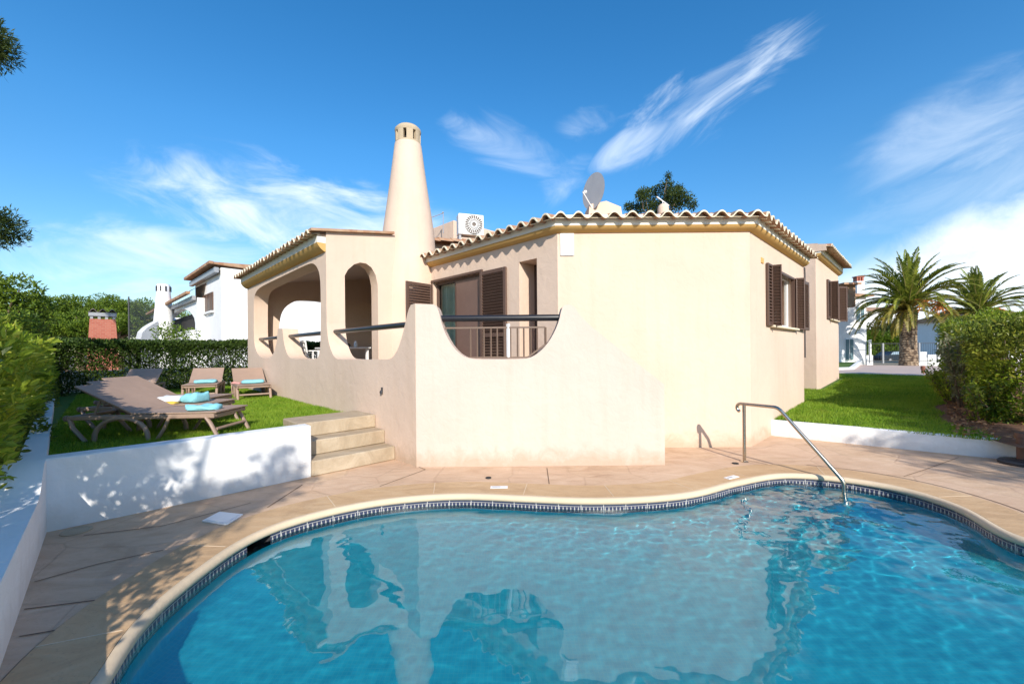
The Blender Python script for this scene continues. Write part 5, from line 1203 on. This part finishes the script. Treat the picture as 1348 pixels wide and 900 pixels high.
py0, pzt = nx(247, 396, PC); py1, _ = nx(203, 416, PC); ph_ = nx(243, 399, PC)[1]
ao = [nx(px, py, PC) for px, py in ((257, 440), (257, 421), (252, 412), (246, 407.5), (240, 406.5), (233, 409), (225, 415), (219, 421), (217.5, 428), (217.5, 440))]
ys_ = [a[0] for a in ao]
panel('porch_wall', [(min(ys_)-.5, 0), (py1, 0), (py1, ph_), (min(ys_)-.5, ph_)], [chaikin(ao, 1)], .3, lambda u, z, w_: (PC+w_, u, z), M['white'], nb, 0, 30)
m_ = MB(); m_.box((PC+1.3+.15, min(ys_)-.35, ph_/2), (2.6-.3, .3, ph_)); m_.box((PC+1.3+.15, py1-.15, ph_/2), (2.3, .3, ph_)); m_.build('porch_side', M['white'], nb)
m_ = MB(); m_.bar((PC-.36, min(ys_)-.6, ph_+.2), (PC-.36, py1+.3, ph_+.2), .16, .12); m_.add([(PC-.42, min(ys_)-.6, ph_+.2), (0, min(ys_)-.6, ph_+.75), (0, py1+.3, ph_+.75), (PC-.42, py1+.3, ph_+.2)], [(0, 1, 2, 3)]); m_.build('porch_roof', M['tile'], nb)
m_ = MB(); m_.bar((PC-.12, min(ys_)-.5, ph_-.02), (PC-.12, py1+.1, ph_-.02), .14, .2); m_.build('porch_eave_shade', M['greypl'], nb)  # shade below the porch roof painted as a grey bar
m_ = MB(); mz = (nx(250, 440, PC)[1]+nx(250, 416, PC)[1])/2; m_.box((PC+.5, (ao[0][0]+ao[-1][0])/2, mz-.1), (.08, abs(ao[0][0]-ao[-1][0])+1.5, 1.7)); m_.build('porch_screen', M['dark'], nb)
m_ = MB(); m_.box((PC-.12, (nx(257, 440, PC)[0]+nx(233, 440, PC)[0])/2-1.0, nx(245, 437, PC)[1]-1.0), (.22, 3.4, 2.0+.0)); m_.build('porch_parapet', M['white'], nb)
cb = NI @ U(215.5, 400, 24); m_ = MB(); zt_n = U(215.5, 375.5, 24).z; m_.lathe((cb.x, cb.y, 0), [(.50, 0), (.48, zt_n-2.2), (.33, zt_n-.45), (.33, zt_n-.05), (.28, zt_n+.05), (0, zt_n+.1)], 18); nc = m_.build('chimney', M['white'], nb, smooth=40)
for k in range(9):
    a = k*6.283/9; m_ = MB(); m_.box((cb.x+.325*math.cos(a), cb.y+.325*math.sin(a), zt_n-.22), (.07, .07, .3), 0, Matrix.Rotation(a, 3, 'Z')); m_.build('smoke_slot', M['darkgrey'], nc)
# curved white stair wall
cw = thing('curved_wall', 'white stair wall curving down left of the neighbour porch', 'wall', U(190, 455, 20)); m_ = MB(); pts = [(203, 422, 19.5), (195, 426, 18.8), (187, 431, 18.2), (181, 437, 17.8), (178.5, 446, 17.6), (178.5, 462, 17.6)]
for (a, b0, c0_), (a1, b1, c1) in zip(pts[:-1], pts[1:]):
    A_, B_ = U(a, b0, c0_), U(a1, b1, c1); n_ = Vector((0, .25, 0)); m_.add([(A_.x, A_.y, 0), (B_.x, B_.y, 0), B_, A_, (A_.x, A_.y+.25, 0), (B_.x, B_.y+.25, 0), B_+n_, A_+n_], [(0, 1, 2, 3), (5, 4, 7, 6), (3, 2, 6, 7), (0, 3, 7, 4), (1, 5, 6, 2)])
m_.build('wall', M['white'], cw, True)
rng = np.random.default_rng(70)
tree('potted_tree', 'small green tree in front of the neighbour porch', Vector((U(229, 470, 15.8).x, 15.8, 0)), 1.5, .05, [((rng.normal()*.35, rng.normal()*.3, 1.9+rng.normal()*.38), (.3, .3, .26)) for k in range(12)], 1600, .11, .05, 'leaf_lime', seed=71)
# brick barbecue chimney
bc = thing('brick_chimney', 'red brick barbecue chimney with a barrel tile cap behind the hedge', 'chimney', U(136, 455, 14.5), rad(44)); bc.location.z = 0; MAT_OF[bc.name] = Matrix.Translation(bc.location); s = 14.5/F
zb = 1.2; zt3 = 1.5+(462-421+5)*s; hw0, hw1 = 17*s, 12*s; m_ = MB(); m_.add([(-hw0, -hw0, zb-1.2), (hw0, -hw0, zb-1.2), (hw0, hw0, zb-1.2), (-hw0, hw0, zb-1.2), (-hw1, -hw1, zt3), (hw1, -hw1, zt3), (hw1, hw1, zt3), (-hw1, hw1, zt3)], [(0, 1, 5, 4), (1, 2, 6, 5), (2, 3, 7, 6), (3, 0, 4, 7), (4, 5, 6, 7)]); m_.build('brick_stack', M['brick'], bc)
m_ = MB()
for x in (-1, -.33, .33, 1): m_.box((x*hw1*.85, -hw1*.85, zt3+.05), (.07, .07, .1)); m_.box((x*hw1*.85, hw1*.85, zt3+.05), (.07, .07, .1))
m_.box((0, 0, zt3+.16), (hw1*2.15, hw1*2.15, .12)); m_.build('cap_slab', M['greypl'], bc)
m_ = MB(); tile_plane(m_, (-hw1*1.1, -hw1*1.15), (hw1*1.1, -hw1*1.15), zt3+.27, .02, .95, pitch=.24, amp=.055); m_.build('cap_tiles', plain('grey_tile', (.2, .17, .15), .9, 0, .4, 5), bc)
# net fence
nf = thing('net_fence', 'tall dark mesh net on slim posts beside the neighbour house', 'net', U(170, 460, 26)); nf.location.z = 0; MAT_OF[nf.name] = Matrix.Translation(nf.location); s = 26/F; zt4 = 1.5+(462-386)*s
m_ = MB(); m_.tube([(0, 0, 0), (0, 0, zt4)], .04, 8); m_.build('post', M['darkgrey'], nf); m_ = MB(); m_.tube([(29*s, 1.5, 0), (29*s, 1.5, zt4-.2)], .035, 8); m_.build('post', M['darkgrey'], nf)
m_ = MB(); m_.add([(0, 0, .4), (32*s, 1.6, .4), (32*s, 1.6, zt4-.55), (18*s, .8, zt4-.55), (0, 0, zt4-.1)], [(0, 1, 2, 3, 4)]); m_.build('netting', M['net'], nf)
# stone pines
spec = [(48, 40, 34, 395, 30), (85, 46, 36, 388, 34), (125, 44, 38, 386, 34), (160, 40, 37, 390, 30), (190, 46, 44, 396, 26), (60, 30, 27, 412, 24), (105, 32, 28, 410, 26), (150, 34, 29, 414, 22), (28, 40, 32, 400, 22), (240, 50, 60, 400, 30)]
labs = ['broad stone pine with the highest crown left of the brick chimney', 'stone pine crown rising straight behind the left half of the pine row', 'stone pine crown directly above the brick chimney', 'stone pine crown just left of the net fence', 'hazy stone pine seen through the net fence', 'nearer round pine crown low above the back hedge corner', 'nearer pine crown touching the left side of the brick chimney', 'nearer pine crown between the brick chimney and the net fence', 'pine crown behind the dark tree at the left edge', 'far pine crown hidden behind the white neighbour house']
for k, ((px, hw, D, py, hh), lab) in enumerate(zip(spec, labs)):
    rng = np.random.default_rng(80+k); s = D/F; top = 1.5+(462-py+4.5)*s; R = hw*s; H = min(hh*s, top*.6); base = Vector((U(px, 462, D).x, D, 0)); cl = dome(rng, 30, R, H, R*.25, top-H-R*.15, .8)
    tree('stone_pine', lab, base, top-H, .22, cl, 9000, .24, .075, 'leaf_pine', 'stone pines behind the hedge', 90+k, .6, shell=.82)
rng = np.random.default_rng(100)
b0 = Vector((U(-2, 470, 13).x, 13, 0)); s = 13/F
tree('leafy_tree', 'dense dark green tree at the left edge behind the leafy hedge', b0, 2.0, .14, [((rng.normal()*.5, rng.normal()*.5, 1.5+(462-py+6)*s), (.55, .55, .45)) for py in (372, 380, 392, 405, 418, 432, 400, 425, 385, 440)], 7000, .12, .06, 'leaf_pine', seed=101)
b0 = Vector((-11.0, 6.4, 0)); e1_ = U(-2, 300, 6.0)-b0; e2_ = U(-10, 58, 6.0)-b0; rng = np.random.default_rng(102)
cl = [(tuple(e1_), (.24, .3, .30)), (tuple(e1_-Vector((.6, 0, -.1))), (.4, .4, .36)), (tuple(e2_), (.26, .28, .36)), (tuple(e2_-Vector((.65, 0, -.1))), (.4, .5, .4)), (tuple(e2_-Vector((1.3, -.2, .3))), (.5, .6, .5))]+[((rng.normal()*.7-1.6, rng.normal()*.7, rng.uniform(4.6, 7.5)), (.6, .6, .45)) for k in range(4)]
tree('umbrella_pine', 'tall pine whose branch tips reach in at the upper left edge', b0, 6.2, .17, cl, 60000, .085, .016, 'leaf_dark', None, 103, .9, shell=.15)
# the trees behind the viewer that throw the dappled shade
def shade_tree(label, g, z, R, H, n, seed, nl, L=.11, lo=1.2):
    rng = np.random.default_rng(seed); c = Vector((g[0]+.597*z, g[1]-1.626*z, 0)); cl = []
    for k in range(n):
        a = rng.uniform(0, 6.28); q = math.sqrt(rng.uniform()); r_ = R*rng.uniform(.16, .30); cl.append(((R*q*math.cos(a), R*q*math.sin(a), z+H*rng.uniform(-1, 1)), (r_, r_, r_*.7)))
    return tree('shade_tree', label, c, z-H*1.3, .13, cl, nl, L, .055, 'leaf_right', 'trees behind the pool', seed, .9, shell=.2)
shade_tree('leafy tree behind the viewer shading the left deck', (-4.15, 3.75), 4.6, 1.15, .5, 20, 110, 2700)
shade_tree('leafy tree behind the viewer shading the right deck', (5.6, 4.9), 5.0, 1.6, .6, 26, 111, 5200)
SKY_HUE, SKY_SAT, SKY_VAL, SKY_STR, EXPO, CLOUD = .499, 1.36, .91, .15, .65, (4.8, 5.3, 5.8, 1)
# ================================================================== daylight
SUN = Vector((.25, -.968, 0)).normalized()*math.cos(rad(28.5))+Vector((0, 0, math.sin(rad(28.5))))
sl = bpy.data.lights.new('sun', 'SUN'); so = bpy.data.objects.new('sun', sl); COL.objects.link(so)
sl.energy = 3.7; sl.angle = rad(.53); sl.color = (1, .935, .84)
so.rotation_euler = SUN.to_track_quat('Z', 'Y').to_euler()
try: sl.cycles.is_caustics_light = True
except Exception: pass
wd = bpy.data.worlds.new('World'); SC.world = wd; wd.use_nodes = True; nt = wd.node_tree; nt.nodes.clear()
def wn(t, **k):
    n = nt.nodes.new(t)
    for a, b in k.items(): setattr(n, a, b)
    return n
def wm(op, a, b=None, c=None, clamp=False):
    x = wn('ShaderNodeMath', operation=op, use_clamp=clamp)
    for s, v in zip(x.inputs, (a, b, c)):
        if v is None: continue
        if hasattr(v, 'is_output'): nt.links.new(v, s)
        else: s.default_value = v
    return x.outputs[0]
sky = wn('ShaderNodeTexSky', sky_type='NISHITA', sun_disc=False, sun_elevation=rad(28.5), sun_rotation=math.atan2(SUN.x, SUN.y))
sky.air_density = 1.0; sky.dust_density = .35; sky.ozone_density = 2.2; sky.altitude = 0
tc = wn('ShaderNodeTexCoord'); sp_ = wn('ShaderNodeSeparateXYZ'); nt.links.new(tc.outputs['Generated'], sp_.inputs[0])
ymax = wm('MAXIMUM', sp_.outputs[1], .05); cu_, cv_ = wm('DIVIDE', sp_.outputs[0], ymax), wm('DIVIDE', sp_.outputs[2], ymax)
def cloud(cu, cv, ang, hl, hw, strength, scale, stretch, lo, hi, dist=1.2, det=7):
    a = rad(ang); du = wm('SUBTRACT', cu_, cu); dv = wm('SUBTRACT', cv_, cv)
    s = wm('ADD', wm('MULTIPLY', du, math.cos(a)), wm('MULTIPLY', dv, math.sin(a)))
    t = wm('SUBTRACT', wm('MULTIPLY', dv, math.cos(a)), wm('MULTIPLY', du, math.sin(a)))
    cx_ = wn('ShaderNodeCombineXYZ'); nt.links.new(wm('MULTIPLY', s, 1/stretch), cx_.inputs[0]); nt.links.new(t, cx_.inputs[1]); cx_.inputs[2].default_value = cu*3.7+cv
    no = wn('ShaderNodeTexNoise'); no.inputs['Scale'].default_value = scale; no.inputs['Detail'].default_value = det; no.inputs['Roughness'].default_value = .6; no.inputs['Distortion'].default_value = dist
    nt.links.new(cx_.outputs[0], no.inputs['Vector'])
    r2 = wm('ADD', wm('POWER', wm('ABSOLUTE', wm('MULTIPLY', s, 1/hl)), 2.0), wm('POWER', wm('ABSOLUTE', wm('MULTIPLY', t, 1/hw)), 2.0))
    fall = wm('SUBTRACT', 1.0, r2, clamp=True)
    nn = wn('ShaderNodeMapRange', interpolation_type='SMOOTHSTEP'); nn.inputs['From Min'].default_value = lo; nn.inputs['From Max'].default_value = hi
    nt.links.new(wm('ADD', no.outputs['Fac'], wm('MULTIPLY', wm('SUBTRACT', fall, .6), .35)), nn.inputs['Value'])
    return wm('MULTIPLY', wm('MULTIPLY', nn.outputs[0], wm('MULTIPLY', fall, 1.6, clamp=True)), strength)
CL = [cloud(.50, .63, 33, .40, .115, .85, 9, 3.0, .44, .90, 1.2, 10), cloud(.30, .50, 28, .16, .06, .6, 8, 3.5, .4, .85),
      cloud(-.02, .50, -24, .26, .085, .5, 7, 2.5, .42, .9), cloud(.14, .42, 35, .12, .06, .4, 8, 2, .42, .9), cloud(.19, .56, 8, .10, .06, .35, 8, 2, .42, .9),
      cloud(-.52, .33, -14, .55, .17, .9, 10, 2.6, .36, .84, .7, 9), cloud(-.85, .22, -6, .55, .14, .8, 8, 3, .36, .85, .6, 9), cloud(-.3, .24, -5, .5, .14, .7, 7, 2.5, .33, .85, .6, 9),
      cloud(1.32, .25, 22, .85, .20, .95, 4.5, 2.2, .20, .62, 1.0, 8), cloud(1.10, .10, 5, .7, .20, .8, 4, 2, .22, .65, .8, 7), cloud(1.15, .56, 27, .45, .16, .45, 5, 3.5, .38, .9), cloud(1.1, .40, 20, .4, .12, .4, 6, 4, .38, .9)]
mask = CL[0]
for c in CL[1:]: mask = wm('MAXIMUM', mask, c)
mask = wm('MULTIPLY', mask, wm('GREATER_THAN', sp_.outputs[1], .06))
hsv = wn('ShaderNodeHueSaturation'); hsv.inputs['Hue'].default_value = SKY_HUE; hsv.inputs['Saturation'].default_value = SKY_SAT; hsv.inputs['Value'].default_value = SKY_VAL; nt.links.new(sky.outputs[0], hsv.inputs['Color'])
mx = wn('ShaderNodeMix', data_type='RGBA'); nt.links.new(mask, mx.inputs[0]); hzm = wn('ShaderNodeMapRange'); hzm.inputs['From Min'].default_value = 0; hzm.inputs['From Max'].default_value = .42; hzm.inputs['To Min'].default_value = .72; hzm.inputs['To Max'].default_value = 1; nt.links.new(sp_.outputs[2], hzm.inputs['Value']); hmu = wn('ShaderNodeVectorMath', operation='SCALE'); nt.links.new(hsv.outputs[0], hmu.inputs[0]); nt.links.new(hzm.outputs[0], hmu.inputs['Scale']); nt.links.new(hmu.outputs[0], mx.inputs[6]); mx.inputs[7].default_value = CLOUD
bg = wn('ShaderNodeBackground'); bg.inputs['Strength'].default_value = SKY_STR; nt.links.new(mx.outputs[2], bg.inputs['Color'])
wo = wn('ShaderNodeOutputWorld'); nt.links.new(bg.outputs[0], wo.inputs['Surface'])
# ------------------------------------------------------------------ render settings
vs_ = SC.view_settings; vs_.view_transform = 'Standard'; vs_.look = 'None'; vs_.exposure = EXPO; vs_.gamma = 1; vs_.use_curve_mapping = False
SC.render.engine = 'CYCLES'; cy_ = SC.cycles
cy_.use_denoising = True; cy_.denoiser = 'OPENIMAGEDENOISE'
try: cy_.denoising_input_passes = 'RGB_ALBEDO_NORMAL'
except Exception: pass
cy_.max_bounces = 10; cy_.diffuse_bounces = 4; cy_.glossy_bounces = 4; cy_.transmission_bounces = 8; cy_.transparent_max_bounces = 24
cy_.caustics_reflective = False; cy_.caustics_refractive = True; cy_.sample_clamp_indirect = 6; cy_.blur_glossy = .3
